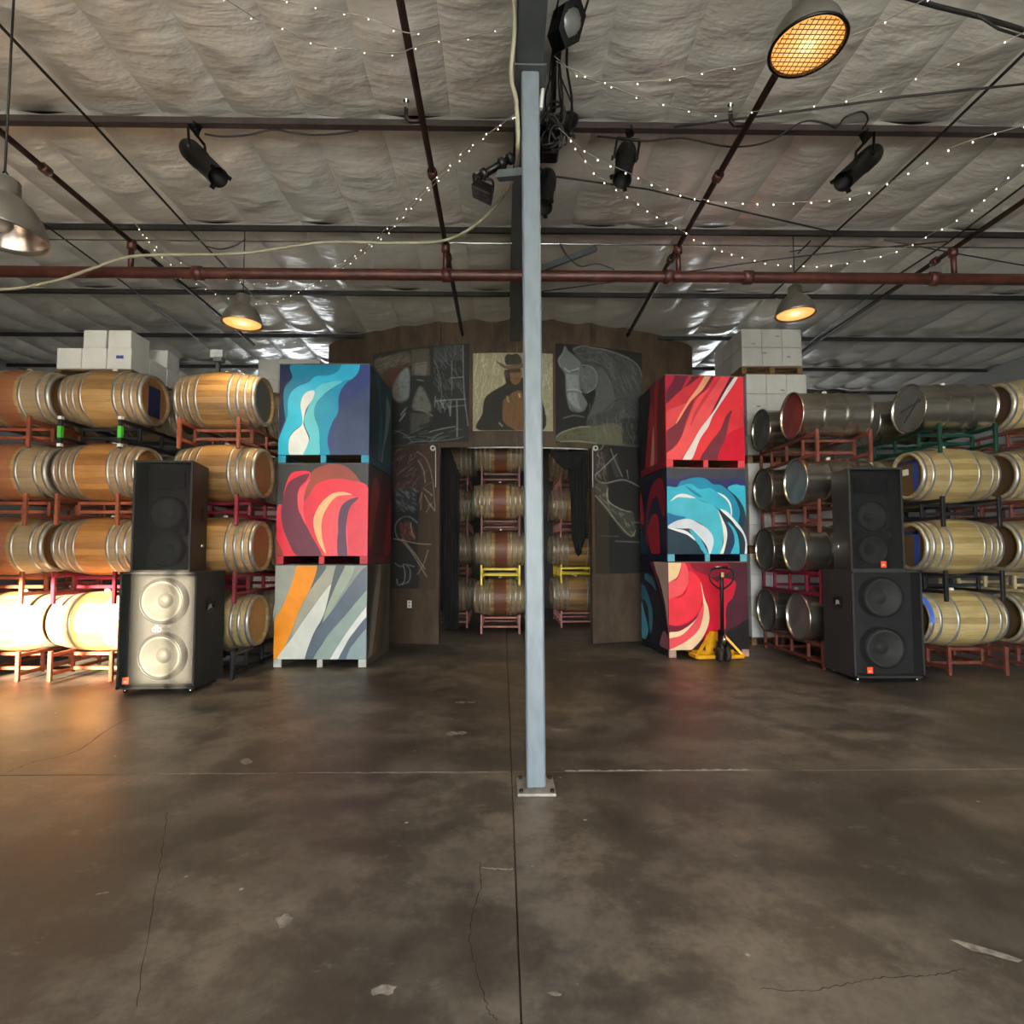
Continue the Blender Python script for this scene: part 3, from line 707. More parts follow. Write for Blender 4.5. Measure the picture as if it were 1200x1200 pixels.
# lower right chalk board
cv = Canvas(690, 515, 775, 690, 4, '#30271d'); c_ = C(680, 510, 6.667)
cv.fill(c_((215, 80), (560, 80), (560, 1140), (215, 1140)), '#1b1b1a', 0.95, 1)
cv.fill(c_((110, 130), (190, 150), (200, 330), (120, 340)), '#4b4a46', 0.5, 8)
cv.fill(c_((215, 190), (280, 170), (320, 320), (270, 340)), '#3c3c3a', 0.8, 6)
cv.fill(c_((110, 400), (200, 390), (215, 520), (320, 600), (400, 600), (420, 780), (330, 770), (230, 640), (140, 520)), '#4d4c42', 0.75, 5)
cv.hatch(c_((110, 400), (200, 390), (230, 540), (340, 600), (400, 610), (415, 780), (340, 760), (230, 640), (140, 530)), 70, '#a9a890', 0.7, 0.6, 0.9, 7)
cv.hatch(c_((110, 130), (190, 150), (200, 360), (120, 360)), 30, '#a5a399', 0.6, 0.5, 1.2, 6)
for s_, wd, cl in (([(110, 330), (180, 260), (280, 150)], .9, '#b0aea6'), ([(110, 330), (140, 370), (200, 380), (330, 350), (460, 400)], 1.3, '#a7a69e'), ([(230, 110), (270, 220), (320, 330)], .9, '#9a9992'), ([(180, 80), (160, 120), (130, 130)], .8, '#b0aea6'),
                   ([(205, 420), (210, 520), (300, 580), (380, 600)], 1.0, '#b9b79c'), ([(115, 480), (200, 580), (280, 690), (380, 790), (420, 740)], 1.0, '#b0ae98'), ([(400, 680), (480, 682)], .8, '#8a8a86'), ([(150, 790), (290, 795)], .8, '#6a6a62'), ([(260, 830), (480, 838)], 1.0, '#7a7a76'), ([(355, 270), (365, 340)], .8, '#a7a69e')):
    cv.stroke(c_(*s_), wd, cl, 0.85)
drawn_board('chalk_drawing', 'dark board with pale chalk sketch of a bent leg beside red bin', 'drawing', cv, 697, 523, 760, 672, 110, 200, 0.008)

# curtains, rod, pulleys
def curtain(name, label, prof, z0s, z1s, yoff, folds=7, amp=0.035):
    """prof: list of (x, y) ground points; bottom and top heights per column"""
    vs, fs = [], []; n = len(prof); rows = 10
    for i, (x, y) in enumerate(prof):
        for j in range(rows + 1):
            v = j / rows; z = z0s[i] + (z1s[i] - z0s[i]) * v
            vs.append((x, y + amp * math.sin(i * 1.7) * (1.1 - 0.5 * v), z))
    for i in range(n - 1):
        for j in range(rows):
            a = i * (rows + 1) + j; fs.append((a, a + rows + 1, a + rows + 2, a + 1))
    o = MB().add(vs, fs, 0, True).build(name, M_CURTAIN)
    m = o.modifiers.new('thick', 'SOLIDIFY'); m.thickness = 0.012
    return tag(o, label, 'curtain')
qL = cyl(aL, WR - 0.14, 0); qR = cyl(aR, WR - 0.14, 0)
N = 22
pr = [(qL.x - 0.02 + 0.27 * i / N, qL.y + 0.09 + 0.03 * (i % 2)) for i in range(N + 1)]
curtain('doorway_curtain', 'long black curtain gathered at the doorway side with the chalk scribbles', pr, [0.5 - 0.30 * min(1, i / 6) for i in range(N + 1)], [zD + 0.03 - 0.75 * max(0, (i - 10) / N) for i in range(N + 1)], 0)
pr = [(qR.x - 0.30 + 0.30 * i / N, qR.y + 0.09 + 0.03 * (i % 2)) for i in range(N + 1)]
curtain('doorway_curtain', 'short black curtain hanging against the doorway side near the red bins', pr, [1.65 - 0.28 * math.sin(math.pi * min(1, max(0, (i - 4) / 14))) if i > 3 else 2.75 - .2 * i for i in range(N + 1)], [zD + 0.03] * (N + 1), 0)
pr = [(qR.x - 0.62 + 0.60 * i / N, qR.y + 0.02 + 0.02 * (i % 2)) for i in range(N + 1)]
curtain('curtain_swag', 'small black cloth swag tucked under the doorway head', pr, [zD - 0.03 - 0.28 * math.sin(math.pi * i / N) for i in range(N + 1)], [zD - 0.01] * (N + 1), 0, amp=0.01)
rd = MB().tube([cyl(hit(548 + 14.2 * k, 524)[0], WR - 0.03, zD - 0.011) for k in range(11)], 0.012, 8)
tag(rd.build('curtain_rod', plain('white_rod', '#c8c8c4', .4, .4)), 'thin white rod running across the doorway head', 'rod')
for px_, nm in ((508, 'beside the scribbled chalk board'), (697, 'beside the chalk leg sketch')):
    a_, z_ = hit(px_, 525.5); q = cyl(a_, WR + 0.026, z_)
    pu = thing('pulley', 'small white round pulley at doorway corner ' + nm, 'pulley', q, a_)
    MB().lathe([(-.012, 0.02), (-.012, 0.045), (0, 0.036), (.012, 0.045), (.012, 0.02)], 16, 'y').build('wheel', M_WHITE, pu)
    MB().lathe([(-.018, 0.0), (-.018, 0.014), (.018, 0.014)], 10, 'y').build('axle', M_BLACKMETAL, pu)
    s_ = 1 if px_ < 600 else -1
    MB().tube([(0.045 * s_, 0, 0), (0.05 * s_, 0, -0.5), (0.05 * s_, 0, -0.62)], 0.006, 5).build('cord', M_WHITE, pu)

# ================================================================== BARRELS, DRUMS AND RACKS
BL, RB, RH = 0.95, 0.345, 0.285
def rad(x): return RB - (RB - RH) * (abs(x) / (BL / 2)) ** 1.9
def barrel_meshes(wood, hoops, head):
    b = MB(); pr = [(-BL / 2 + BL * i / 16, rad(-BL / 2 + BL * i / 16)) for i in range(17)]
    inner = [(BL / 2, RH - 0.03), (BL / 2 - 0.04, RH - 0.035)]
    b.lathe([(-BL / 2 + .04, RH - 0.035), (-BL / 2, RH - 0.03)] + pr + inner, 36, 'x')
    body = b.mesh('staves', OAK[wood])
    hm = []
    for x, wd in hoops:
        hb = MB(); prf = []
        for k in range(3):
            xx = x - wd / 2 + wd * k / 2; prf.append((xx, rad(xx) + 0.004))
        hb.lathe([(x - wd / 2, rad(x - wd / 2) - 0.002)] + prf + [(x + wd / 2, rad(x + wd / 2) - 0.002)], 36, 'x')
        hm.append(hb.mesh('hoop', M_HOOP))
    hd = MB(); hd.lathe([(-.012, RH - 0.033), (.012, RH - 0.033)], 30, 'x'); hd.disc((.012, 0, 0), RH - 0.033, 30, 'x'); hd.disc((-.012, 0, 0), RH - 0.033, 30, 'x', flip=True)
    hdm = hd.mesh('head', HEAD[head])
    bg_ = MB().lathe([(RB - .01, 0.026), (RB + 0.012, 0.03), (RB + .026, 0.024), (RB + .028, 0.0)], 12, 'z').mesh('bung', M_BUNG)
    return body, hm, hdm, bg_
H4 = [s * x for x in (.452, .368, .285, .19) for s in (-1, 1)]
H3 = [s * x for x in (.452, .36, .17) for s in (-1, 1)]
H3b = [s * x for x in (.45, .385, .30, .20) for s in (-1, 1)]
def hoops(lst): return [(x, 0.044 if abs(x) > .44 else 0.030) for x in lst]
_BC = {}
def barrel_set(wood, hset, head):
    k = (wood, hset, head)
    if k not in _BC: _BC[k] = barrel_meshes(wood, hoops({'4': H4, '3': H3, '3b': H3b}[hset]), head)
    return _BC[k]
def barrel(loc, label, group, wood='tan', hset='4', head='oak', yaw=0.0, bung_tilt=0.0):
    o = thing('wine_barrel', label, 'barrel', loc, yaw, group)
    body, hm, hdm, bg_ = barrel_set(wood, hset, head)
    put('staves', body, o)
    for h in hm: put('hoop', h, o)
    for s in (-1, 1): put('head', hdm, o, (s * (BL / 2 - 0.045), 0, 0))
    put('bung', bg_, o, None, (bung_tilt, 0, 0))
    return o
DL, DR = 0.90, 0.30
_dm = None
def drum(loc, label, group, hm=None, rh=None):
    global _dm
    if _dm is None:
        b = MB(); pr = []
        for i in range(37):
            x = -DL / 2 + .012 + (DL - .024) * i / 36; r = DR - .008
            for xr in (-.15, .15): r += 0.013 * math.exp(-((x - xr) / .018) ** 2)
            pr.append((x, r))
        b.lathe(pr, 36, 'x'); sh = b.mesh('shell', M_STEEL)
        rm = MB().lathe([(DL / 2 - .05, DR - .014), (DL / 2 - .022, DR - .008), (DL / 2 - .012, DR + .008), (DL / 2, DR + .01), (DL / 2 + .006, DR), (DL / 2, DR - .012), (DL / 2 - .03, DR - .016)], 36, 'x').mesh('rim', M_STEEL)
        _dm = (sh, rm)
    o = thing('steel_drum', label, 'drum', loc, 0, group)
    put('shell', _dm[0], o); put('rim', _dm[1], o); put('rim', _dm[1], o, None, (0, 0, math.pi))
    for s in (-1, 1):
        hd = MB().lathe([(s * 0.0, 0.0), (s * 0.004, DR * .55), (s * 0.0, DR - .014)], 32, 'x')
        hd.build('end_cap', hm if (hm and s == (rh or -1)) else M_DRUMHEAD, o, (s * (DL / 2 - 0.028), 0, 0))
    put('bung', barrel_set('tan', '4', 'oak')[3], o, (0, 0, DR - RB))
    return o
RWX, RLEN = 0.335, 1.50
_RM = {}
def rack(x, y0, z, label, colr, group, h=0.25, tape=False, floor=False, w_=RWX):
    """barrel rack: front at y0, bottom rail underside at z, long side frames running away"""
    key = (colr, round(h, 3), floor, w_)
    if key not in _RM:
        m = RACK[colr]; s = 0.038; d = {}
        lo = 0.0 if floor else -0.09
        d['post'] = MB().bevbox((0, 0, (lo + h + 0.03) / 2), (s, s, h + 0.03 - lo), 0.004).mesh('post', m)
        d['rail'] = MB().bevbox((0, RLEN / 2, 0), (s, RLEN, s), 0.004).mesh('side_rail', m)
        d['cross'] = MB().bevbox((0, 0, 0), (2 * w_ - s, s, s), 0.004).mesh('cross_bar', m)
        d['up'] = MB().bevbox((0, 0, h / 2), (s * .9, s * .9, h - 2 * s), 0.004).mesh('upright', m)
        _RM[key] = d
    d = _RM[key]; o = thing('barrel_rack', label, 'rack', (x, y0, z), 0, group); s = 0.038
    for sx in (-1, 1):
        for yy in (0, RLEN): put('post', d['post'], o, (sx * w_, yy, 0))
        put('side_rail', d['rail'], o, (sx * w_, 0, s / 2 + (0.06 if floor else 0))); put('side_rail', d['rail'], o, (sx * w_, 0, h - s / 2))
        for yy in (0.33, 0.75, 1.17): put('upright', d['up'], o, (sx * w_, yy, 0))
    for yy in (0.33, 1.17):
        for zz in (s / 2 + 0.065, h - s / 2 - 0.034): put('cross_bar', d['cross'], o, (0, yy, zz))
    if tape:
        for sx in (-1, 1):
            MB().box((sx * w_, 0, 0.09), (s + .004, s + .004, 0.13)).build('green_tape', M_TAPE_G, o)
            for zz in (-.06, .25): MB().box((sx * w_, 0, zz), (s + .004, s + .004, 0.035)).build('white_tape', M_TAPE_W, o)
    return o
Z0, PITCHZ = 0.62, 0.875
ROWN = ['floor level', 'second level', 'third level', 'top level']
RSUP = rad(RWX - .019) + .001     # barrel radius where the rails carry it
DSUP = DR - .008                  # drum shell radius there
BAR = {}
def stack(xc, yfront, where, spec, colors, kind='barrel', depth=2, group='', z0=Z0, pz=PITCHZ, dy=0.76, xr=None, rackdx=0.0, rows=4):
    """spec(row, d) -> dict(kind=..., ...) or None"""
    for r in range(rows):
        zc = z0 + pz * r
        if r == 0: zb, h = 0.0, zc - RSUP - 0.0
        else:
            low = spec(r - 1, 0).get('kind', 'barrel')
            zb = z0 + pz * (r - 1) + (RSUP if low == 'barrel' else 2 * DSUP - RSUP) - .001; h = zc - RSUP + .001 - zb
        rack(xc + rackdx, yfront, zb, '%s barrel rack, %s, %s' % (colors[r][1], ROWN[r], where), colors[r][0], 'barrel racks', h, tape=colors[r][0] == 'black' and r == 3, floor=(r == 0))
        for dd in range(depth):
            sp = spec(r, dd)
            if not sp: continue
            sp = dict(sp); k = sp.pop('kind', 'barrel'); desc = sp.pop('desc')
            jx = random.uniform(-.02, .02)
            loc = (xc + jx + sp.pop('dx', 0), yfront + 0.375 + dy * dd + random.uniform(-.01, .01), zc - (0 if k == 'barrel' else RSUP - DSUP))
            lab = '%s, %s%s, %s' % (desc, 'rear of ' if dd else '', ROWN[r], where)
            if k == 'barrel': BAR[where, r, dd] = barrel(loc, lab, 'oak wine barrels on racks', bung_tilt=-.75 if (dd and r == rows - 1) else random.uniform(-.15, .15), **sp)
            else: BAR[where, r, dd] = drum(loc, lab, 'stainless drums on racks', **sp)
OR, BR, CR, BK, GR, YE, PK, PA = ('orange', 'orange steel'), ('brown', 'red-brown steel'), ('crimson', 'crimson steel'), ('black', 'black steel'), ('green', 'dark green steel'), ('yellow', 'yellow steel'), ('pink', 'faded red steel'), ('pale', 'bare pale')
# left side stacks
WA, WB, WCn = 'stack behind sunlit speaker', 'outermost sunlit stack', 'stack beside blue painted bin'
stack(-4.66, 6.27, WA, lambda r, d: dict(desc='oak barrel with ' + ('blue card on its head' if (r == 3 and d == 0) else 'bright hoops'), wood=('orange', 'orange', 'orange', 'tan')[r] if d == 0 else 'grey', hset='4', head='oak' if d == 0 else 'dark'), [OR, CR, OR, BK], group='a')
stack(-5.68, 6.27, WB, lambda r, d: dict(desc='reddish oak barrel with grey hoops', wood='stain' if r else 'tan', hset='3'), [OR, OR, OR, OR])
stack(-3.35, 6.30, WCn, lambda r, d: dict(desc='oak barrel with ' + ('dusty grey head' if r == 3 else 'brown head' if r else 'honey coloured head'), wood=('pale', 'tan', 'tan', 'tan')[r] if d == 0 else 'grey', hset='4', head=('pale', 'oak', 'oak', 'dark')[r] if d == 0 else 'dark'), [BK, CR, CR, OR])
# right side stacks
WE, WF, WG = 'stack beside white wrapped pallets', 'stack behind shaded speakers', 'outermost stack on shaded side'
stack(4.24, 6.78, WE, lambda r, d: dict(kind='drum', desc='stainless drum with ' + (('grey', 'grey', 'pale blue', 'wine red')[r] if d == 0 else 'dull') + ' end', hm=(None, None, M_DRUMHEAD_BLUE, M_DRUMHEAD_RED)[r] if d == 0 else None), [BR, CR, BR, BR], dy=0.85)
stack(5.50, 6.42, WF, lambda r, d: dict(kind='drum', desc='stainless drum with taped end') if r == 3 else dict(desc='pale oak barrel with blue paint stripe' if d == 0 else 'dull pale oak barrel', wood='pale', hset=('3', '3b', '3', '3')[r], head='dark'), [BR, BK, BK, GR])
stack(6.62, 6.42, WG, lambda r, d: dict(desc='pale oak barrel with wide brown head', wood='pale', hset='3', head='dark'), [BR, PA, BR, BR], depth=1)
# doorway stacks
WD1, WD2, WD3 = 'stack facing the doorway', 'doorway stack by long curtain', 'doorway stack by short curtain'
stack(-0.05, 9.85, WD1, lambda r, d: dict(desc='oak barrel with red wine stained middle', wood='stain_door', hset='4'), [PK, YE, BR, BR], depth=1)
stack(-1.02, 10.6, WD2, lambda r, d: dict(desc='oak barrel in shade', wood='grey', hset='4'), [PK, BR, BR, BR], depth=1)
stack(1.44, 10.6, WD3, lambda r, d: dict(desc='tan oak barrel with silver hoops', wood='tan', hset='4'), [PK, YE, PK, PK], depth=2)

# marks on barrels, each a part of the barrel that carries it
MB().box((BL / 2 - .031, .01, -.02), (0.003, 0.22, 0.36)).build('head_card', M_NAVY, BAR[WA, 3, 0])
MB().box((BL / 2 - .031, .10, -.05), (0.003, 0.07, 0.16)).build('head_card', M_CABINET, BAR[WA, 1, 0])
for r, ys in ((1, -.10), (2, -.13)):
    q = BAR[WF, r, 0]; xx = -BL / 2 + .031
    MB().box((xx, ys, -.03), (.003, .085, .42)).build('blue_stripe', M_BLUE, q)
    MB().box((xx, .02, .17), (.003, .30, .045)).build('blue_stripe', M_NAVY, q)
MB().box((-BL / 2 + .029, .04, .05), (.003, .10, .075)).build('paper_label', M_WHITE, BAR[WF, 2, 0])
MB().box((-BL / 2 + .031, -.06, -.02), (.003, .10, .40)).build('blue_stripe', M_NAVY, BAR[WF, 0, 0])
hp = [(-.476, rad(.472) + .006), (-.428, rad(.428) + .007)]
vs, fs = [], []
for k in range(13):
    a = math.radians(85 + 100 * k / 12)
    for x, r_ in hp: vs.append((x, r_ * math.cos(a), r_ * math.sin(a)))
    if k: fs.append((2 * k - 2, 2 * k - 1, 2 * k + 1, 2 * k))
MB().add(vs, fs, 0, True).build('blue_band', plain('bright_blue_paint', '#3f66c8', .5), BAR[WF, 0, 0])
M_GTAPE = plain('grey_tape', '#4f555c', .5)
for p0, p1 in (((-.2, .06), (.15, -.01)), ((-.17, .09), (.1, -.16))):
    MB().bar((-DL / 2 + .018, -p0[0] * -1, p0[1]), (-DL / 2 + .018, -p1[0] * -1, p1[1]), .004, .03).build('tape_strip', M_GTAPE, BAR[WF, 3, 0])

# ================================================================== PAINTED BINS
def bin_box(name, label, loc, rz, W, D, H, front, fbase, side, sbase, side_sign, corners, footc):
    o = thing(name, label, 'bin', loc, rz, 'painted wooden bins'); th, foot = 0.025, 0.10
    hp = H - foot - 0.006
    def panel(nm, cx, cy, sx, sy, basec):
        return MB().bevbox((cx, cy, foot + hp / 2), (sx, sy, hp), 0.004).build(nm, plain('bin_paint_' + basec, basec, 0.42, 0, 0.12, 5), o)
    fp = panel('front_panel', 0, -D / 2 + th / 2, W, th, fbase)
    panel('back_panel', 0, D / 2 - th / 2, W, th, '#3a3430')
    sps = {s: panel('side_panel', s * (W / 2 - th / 2), 0, th, D - 2 * th, sbase if s == side_sign else '#3a3430') for s in (-1, 1)}
    MB().box((0, 0, foot + 0.015), (W - 2 * th, D - 2 * th, 0.02)).build('floor_panel', M_WOOD, o)
    MB().box((0, 0, foot + hp - 0.03), (W - 2 * th - .004, D - 2 * th - .004, 0.02)).build('lid', M_WOOD, o)
    for s in (-1, 0, 1):
        MB().bevbox((s * (W / 2 - 0.05), 0, foot / 2 + 0.001), (0.10 if s else 0.07, D - .04, foot - 0.002), 0.004).build('skid', plain('bin_skid_' + sbase, sbase, 0.5, 0, 0.15, 5), o)
        MB().bevbox((s * (W / 2 - 0.05), -D / 2 + .0105, foot / 2 + 0.001), (0.10 if s else 0.07, .019, foot - 0.002), 0.004).build('foot', plain('bin_foot_' + footc, footc, 0.5, 0, 0.15, 5), o)
    MB().bevbox((0, -D / 2 - 0.004, foot + hp - 0.004), (W + .006, 0.016, 0.012), 0.003).build('edge_trim', plain('bin_edge_' + fbase, '#8a6a5c' if side_sign < 0 else '#5c6a70', 0.5), o)
    # painted shapes, each a thin coat over the last
    def coats(shapes, mapf, parent, nm, normal):
        mats, idx, b = [], {}, MB()
        for li, (colr, poly) in enumerate(shapes):
            if colr not in idx: idx[colr] = len(mats); mats.append(plain('paint_' + colr, colr, 0.38, 0, 0.08, 4))
            P = [mapf(q.x, q.y) for q in spline(poly, 6, True)]
            P = [(min(max(u, 0), 1), min(max(v, 0), 1)) for u, v in P]
            b_pts = []
            for u, v in P:
                e = 0.0015 + 0.0006 * li
                if normal == 'f': b_pts.append(((u - .5) * (W - .006), -D / 2 - e, foot + 0.004 + (1 - v) * (hp - .008)))
                else: b_pts.append((side_sign * (W / 2 + e), (u - .5) * (D - .01), foot + 0.004 + (1 - v) * (hp - .008)))
            # drop repeats
            q = [b_pts[0]]
            for x in b_pts[1:]:
                if (Vector(x) - Vector(q[-1])).length > 1e-4: q.append(x)
            b.add(q, [tuple(range(len(q)))], idx[colr])
        if shapes: b.build(nm, mats, parent)
    (tl, tr, bl, br) = corners
    def fm(x, y):
        v = (y - tl[1]) / (bl[1] - tl[1]); xl = tl[0] + (bl[0] - tl[0]) * v; xr = tr[0] + (br[0] - tr[0]) * v
        return (x - xl) / (xr - xl), v
    coats(front, fm, fp, 'mural', 'f')
    coats(side, lambda x, y: (x, y), sps[side_sign], 'mural', 's')
    return o
L1 = [('#303f74', [(800, 90), (920, 90), (920, 270), (760, 420), (640, 560), (610, 700), (560, 800), (545, 990), (510, 880), (530, 760), (600, 620), (615, 540), (620, 420), (660, 320), (760, 230)]),
      ('#1b2748', [(55, 90), (195, 90), (180, 220), (120, 290), (100, 400), (115, 600), (60, 760), (35, 760), (35, 400)]),
      ('#0c7b9c', [(190, 90), (660, 90), (600, 170), (500, 215), (400, 210), (330, 270), (230, 310), (160, 380), (140, 450), (140, 640), (115, 620), (98, 450), (110, 330), (180, 230)]),
      ('#25acd0', [(660, 90), (800, 90), (795, 180), (730, 250), (650, 270), (500, 275), (430, 330), (380, 360), (300, 390), (260, 450), (262, 530), (280, 600), (275, 680), (190, 750), (150, 830), (155, 985), (35, 985), (42, 860), (100, 700), (135, 600), (140, 450), (170, 370), (240, 310), (330, 275), (400, 215), (520, 210), (610, 165)]),
      ('#0f8fb4', [(795, 180), (690, 280), (640, 350), (615, 430), (610, 570), (560, 660), (520, 780), (515, 870), (535, 985), (430, 985), (440, 850), (420, 720), (390, 640), (390, 520), (440, 430), (540, 350), (650, 270), (730, 240)]),
      ('#5bbfd0', [(650, 265), (560, 330), (470, 400), (400, 490), (388, 600), (430, 730), (438, 860), (430, 985), (290, 985), (340, 850), (340, 790), (300, 700), (295, 620), (330, 520), (370, 430), (385, 360), (430, 310), (520, 275)]),
      ('#cdd8dc', [(385, 358), (375, 430), (310, 540), (288, 640), (290, 700), (335, 810), (330, 870), (290, 960), (280, 985), (160, 985), (150, 840), (190, 760), (270, 690), (275, 610), (258, 500), (275, 420), (320, 370)])]
L1s = [('#16323e', [(0, 0), (.25, 0), (.35, .3), (.3, .7), (.2, 1), (0, 1)]), ('#2d6470', [(.2, 0), (.32, .2), (.42, .5), (.35, .8), (.38, 1), (.5, 1), (.55, .6), (.45, .3), (.35, 0)]), ('#7b9294', [(.72, .15), (.9, .25), (.85, .45), (.75, .65), (.62, .8), (.55, 1), (.5, 1), (.6, .7), (.68, .45)])]
L2 = [('#98463a', [(190, 150), (220, 80), (300, 50), (380, 55), (440, 100), (490, 170), (530, 190), (520, 260), (180, 260), (165, 200)]),
      ('#e6344a', [(60, 200), (85, 120), (120, 90), (200, 92), (190, 150), (165, 250), (190, 230), (240, 160), (330, 130), (420, 140), (520, 185), (530, 400), (520, 570), (200, 575), (5, 570), (10, 470), (25, 290), (50, 270)]),
      ('#682840', [(195, 100), (130, 120), (80, 160), (50, 260), (45, 350), (70, 450), (140, 570), (265, 570), (210, 450), (160, 350), (135, 290), (140, 190), (180, 140)]),
      ('#f05560', [(205, 130), (165, 170), (135, 210), (140, 300), (180, 390), (165, 300), (175, 190)]),
      ('#f0525e', [(300, 280), (360, 220), (460, 235), (420, 260), (400, 350), (405, 570), (290, 570), (265, 450), (265, 380), (285, 320)]),
      ('#f0bd88', [(430, 220), (380, 205), (320, 215), (260, 270), (225, 340), (222, 400), (250, 490), (290, 550), (270, 470), (265, 380), (290, 300), (340, 235), (390, 222)]),
      ('#5a3050', [(465, 237), (410, 250), (370, 290), (355, 360), (355, 430), (350, 500), (360, 572), (405, 572), (400, 470), (400, 380), (420, 290)]),
      ('#a0483c', [(5, 450), (25, 480), (60, 570), (5, 575)])]
L2s = [('#2a0d12', [(0, 0), (1, 0), (1, .12), (.6, .2), (.3, .1), (0, .25)]), ('#8a2a24', [(.1, .3), (.25, .1), (.45, .25), (.3, .5), (.1, .9), (0, .8)]), ('#3a1016', [(.6, .3), (.75, .2), (.55, .9), (.3, 1), (.2, 1), (.4, .6)]), ('#8c1c26', [(.9, .3), (1, .4), (1, .9), (.7, 1), (.8, .6)])]
L3 = [('#9aa097', [(0, 590), (150, 590), (90, 740), (0, 930)]), ('#575f64', [(235, 590), (300, 590), (240, 690), (210, 730)]),
      ('#f59606', [(145, 588), (240, 588), (215, 710), (150, 850), (100, 990), (40, 1120), (0, 1145), (5, 940), (60, 830), (110, 690)]),
      ('#a5a494', [(350, 590), (320, 700), (200, 860), (110, 1000), (150, 860), (220, 720), (280, 640), (300, 590)]),
      ('#d8dcd2', [(322, 705), (280, 880), (230, 980), (180, 1140), (30, 1140), (110, 1010), (200, 870)]),
      ('#9fab98', [(395, 590), (445, 590), (420, 680), (330, 840), (275, 930), (300, 820), (340, 720)]),
      ('#535e66', [(350, 590), (395, 590), (350, 700), (300, 830), (275, 920), (240, 1140), (180, 1140), (225, 990), (280, 880), (320, 710)]),
      ('#5b6876', [(520, 610), (520, 740), (400, 880), (300, 1000), (225, 1140), (180, 1140), (240, 980), (330, 850), (430, 700), (480, 630)]),
      ('#91a49c', [(520, 740), (520, 830), (400, 1000), (320, 1140), (225, 1140), (300, 1010), (400, 880), (470, 790)]),
      ('#dfe3de', [(520, 825), (520, 890), (420, 1010), (360, 1140), (315, 1140), (400, 990)]),
      ('#5b6876', [(520, 885), (520, 960), (430, 1060), (400, 1140), (358, 1140), (430, 1000)]),
      ('#8fa3a5', [(520, 955), (520, 1060), (490, 1140), (405, 1140), (440, 1050)])]
L3s = [('#8f877a', [(.1, .9), (.2, .5), (.4, .1), (.45, 0), (.55, 0), (.5, .3), (.35, .7), (.2, 1), (.05, 1)]), ('#2b2824', [(0, 0), (.3, 0), (.15, .4), (0, .8)]), ('#7d5a34', [(.55, .35), (.62, .3), (.5, .8), (.35, 1), (.25, 1), (.42, .7)]), ('#3a352c', [(.75, 0), (.85, 0), (.8, .5), (.65, 1), (.55, 1), (.7, .5)])]
R1 = [('#b01c3c', [(270, 105), (405, 105), (340, 210), (285, 300), (270, 260)]), ('#681e32', [(400, 105), (625, 105), (560, 180), (420, 280), (290, 400), (280, 300), (350, 190)]),
      ('#c22a3a', [(520, 105), (560, 105), (480, 230), (450, 250)]), ('#e6484e', [(285, 500), (420, 420), (500, 400), (440, 520), (380, 600), (285, 690)]),
      ('#e8a57a', [(690, 105), (758, 105), (690, 220), (600, 310), (540, 370), (480, 460), (410, 580), (395, 580), (470, 440), (530, 340), (610, 230)]),
      ('#772034', [(755, 105), (785, 105), (700, 240), (590, 340), (560, 400), (500, 560), (450, 720), (380, 820), (295, 890), (290, 690), (400, 590), (480, 470), (550, 370), (640, 280)]),
      ('#ec5256', [(600, 350), (720, 240), (760, 200), (860, 105), (955, 105), (870, 240), (800, 370), (740, 500), (640, 640), (560, 770), (480, 900), (420, 955), (300, 955), (300, 890), (400, 810), (460, 700), (520, 540)]),
      ('#d03440', [(800, 150), (840, 130), (700, 340), (600, 500), (540, 620), (580, 480), (680, 310)]),
      ('#df333c', [(1010, 105), (1085, 105), (1090, 380), (930, 470), (840, 650), (730, 780), (640, 955), (540, 955), (650, 740), (730, 610), (770, 510), (900, 320)]),
      ('#5c1e2c', [(950, 105), (1000, 105), (900, 260), (840, 360), (790, 460), (740, 510), (800, 380), (870, 250)]),
      ('#e6dcd8', [(985, 120), (1022, 112), (960, 220), (890, 320), (830, 410), (760, 520), (720, 620), (640, 740), (550, 955), (465, 955), (560, 780), (640, 640), (740, 510), (800, 420), (860, 310), (920, 210)]),
      ('#6c2a38', [(960, 450), (930, 560), (900, 720), (830, 955), (640, 955), (740, 780), (840, 650), (900, 510)]),
      ('#c51230', [(1100, 630), (1115, 955), (830, 955), (900, 720), (960, 660), (1010, 640)])]
R1s = [('#10141a', [(1, 0), (.55, 0), (.62, .4), (.8, 1), (1, 1)]), ('#a81826', [(.5, .2), (.62, .5), (.75, 1), (.5, 1), (.4, .6)]), ('#d8a08a', [(.42, .5), (.5, .75), (.55, 1), (.42, 1), (.4, .75)]), ('#5a0c16', [(0, 0), (.1, .2), (.12, .6), (.1, 1), (.22, 1), (.25, .5), (.2, .1)]), ('#b42a34', [(.2, 0), (.3, .4), (.3, 1), (.36, 1), (.38, .4), (.34, 0)])]
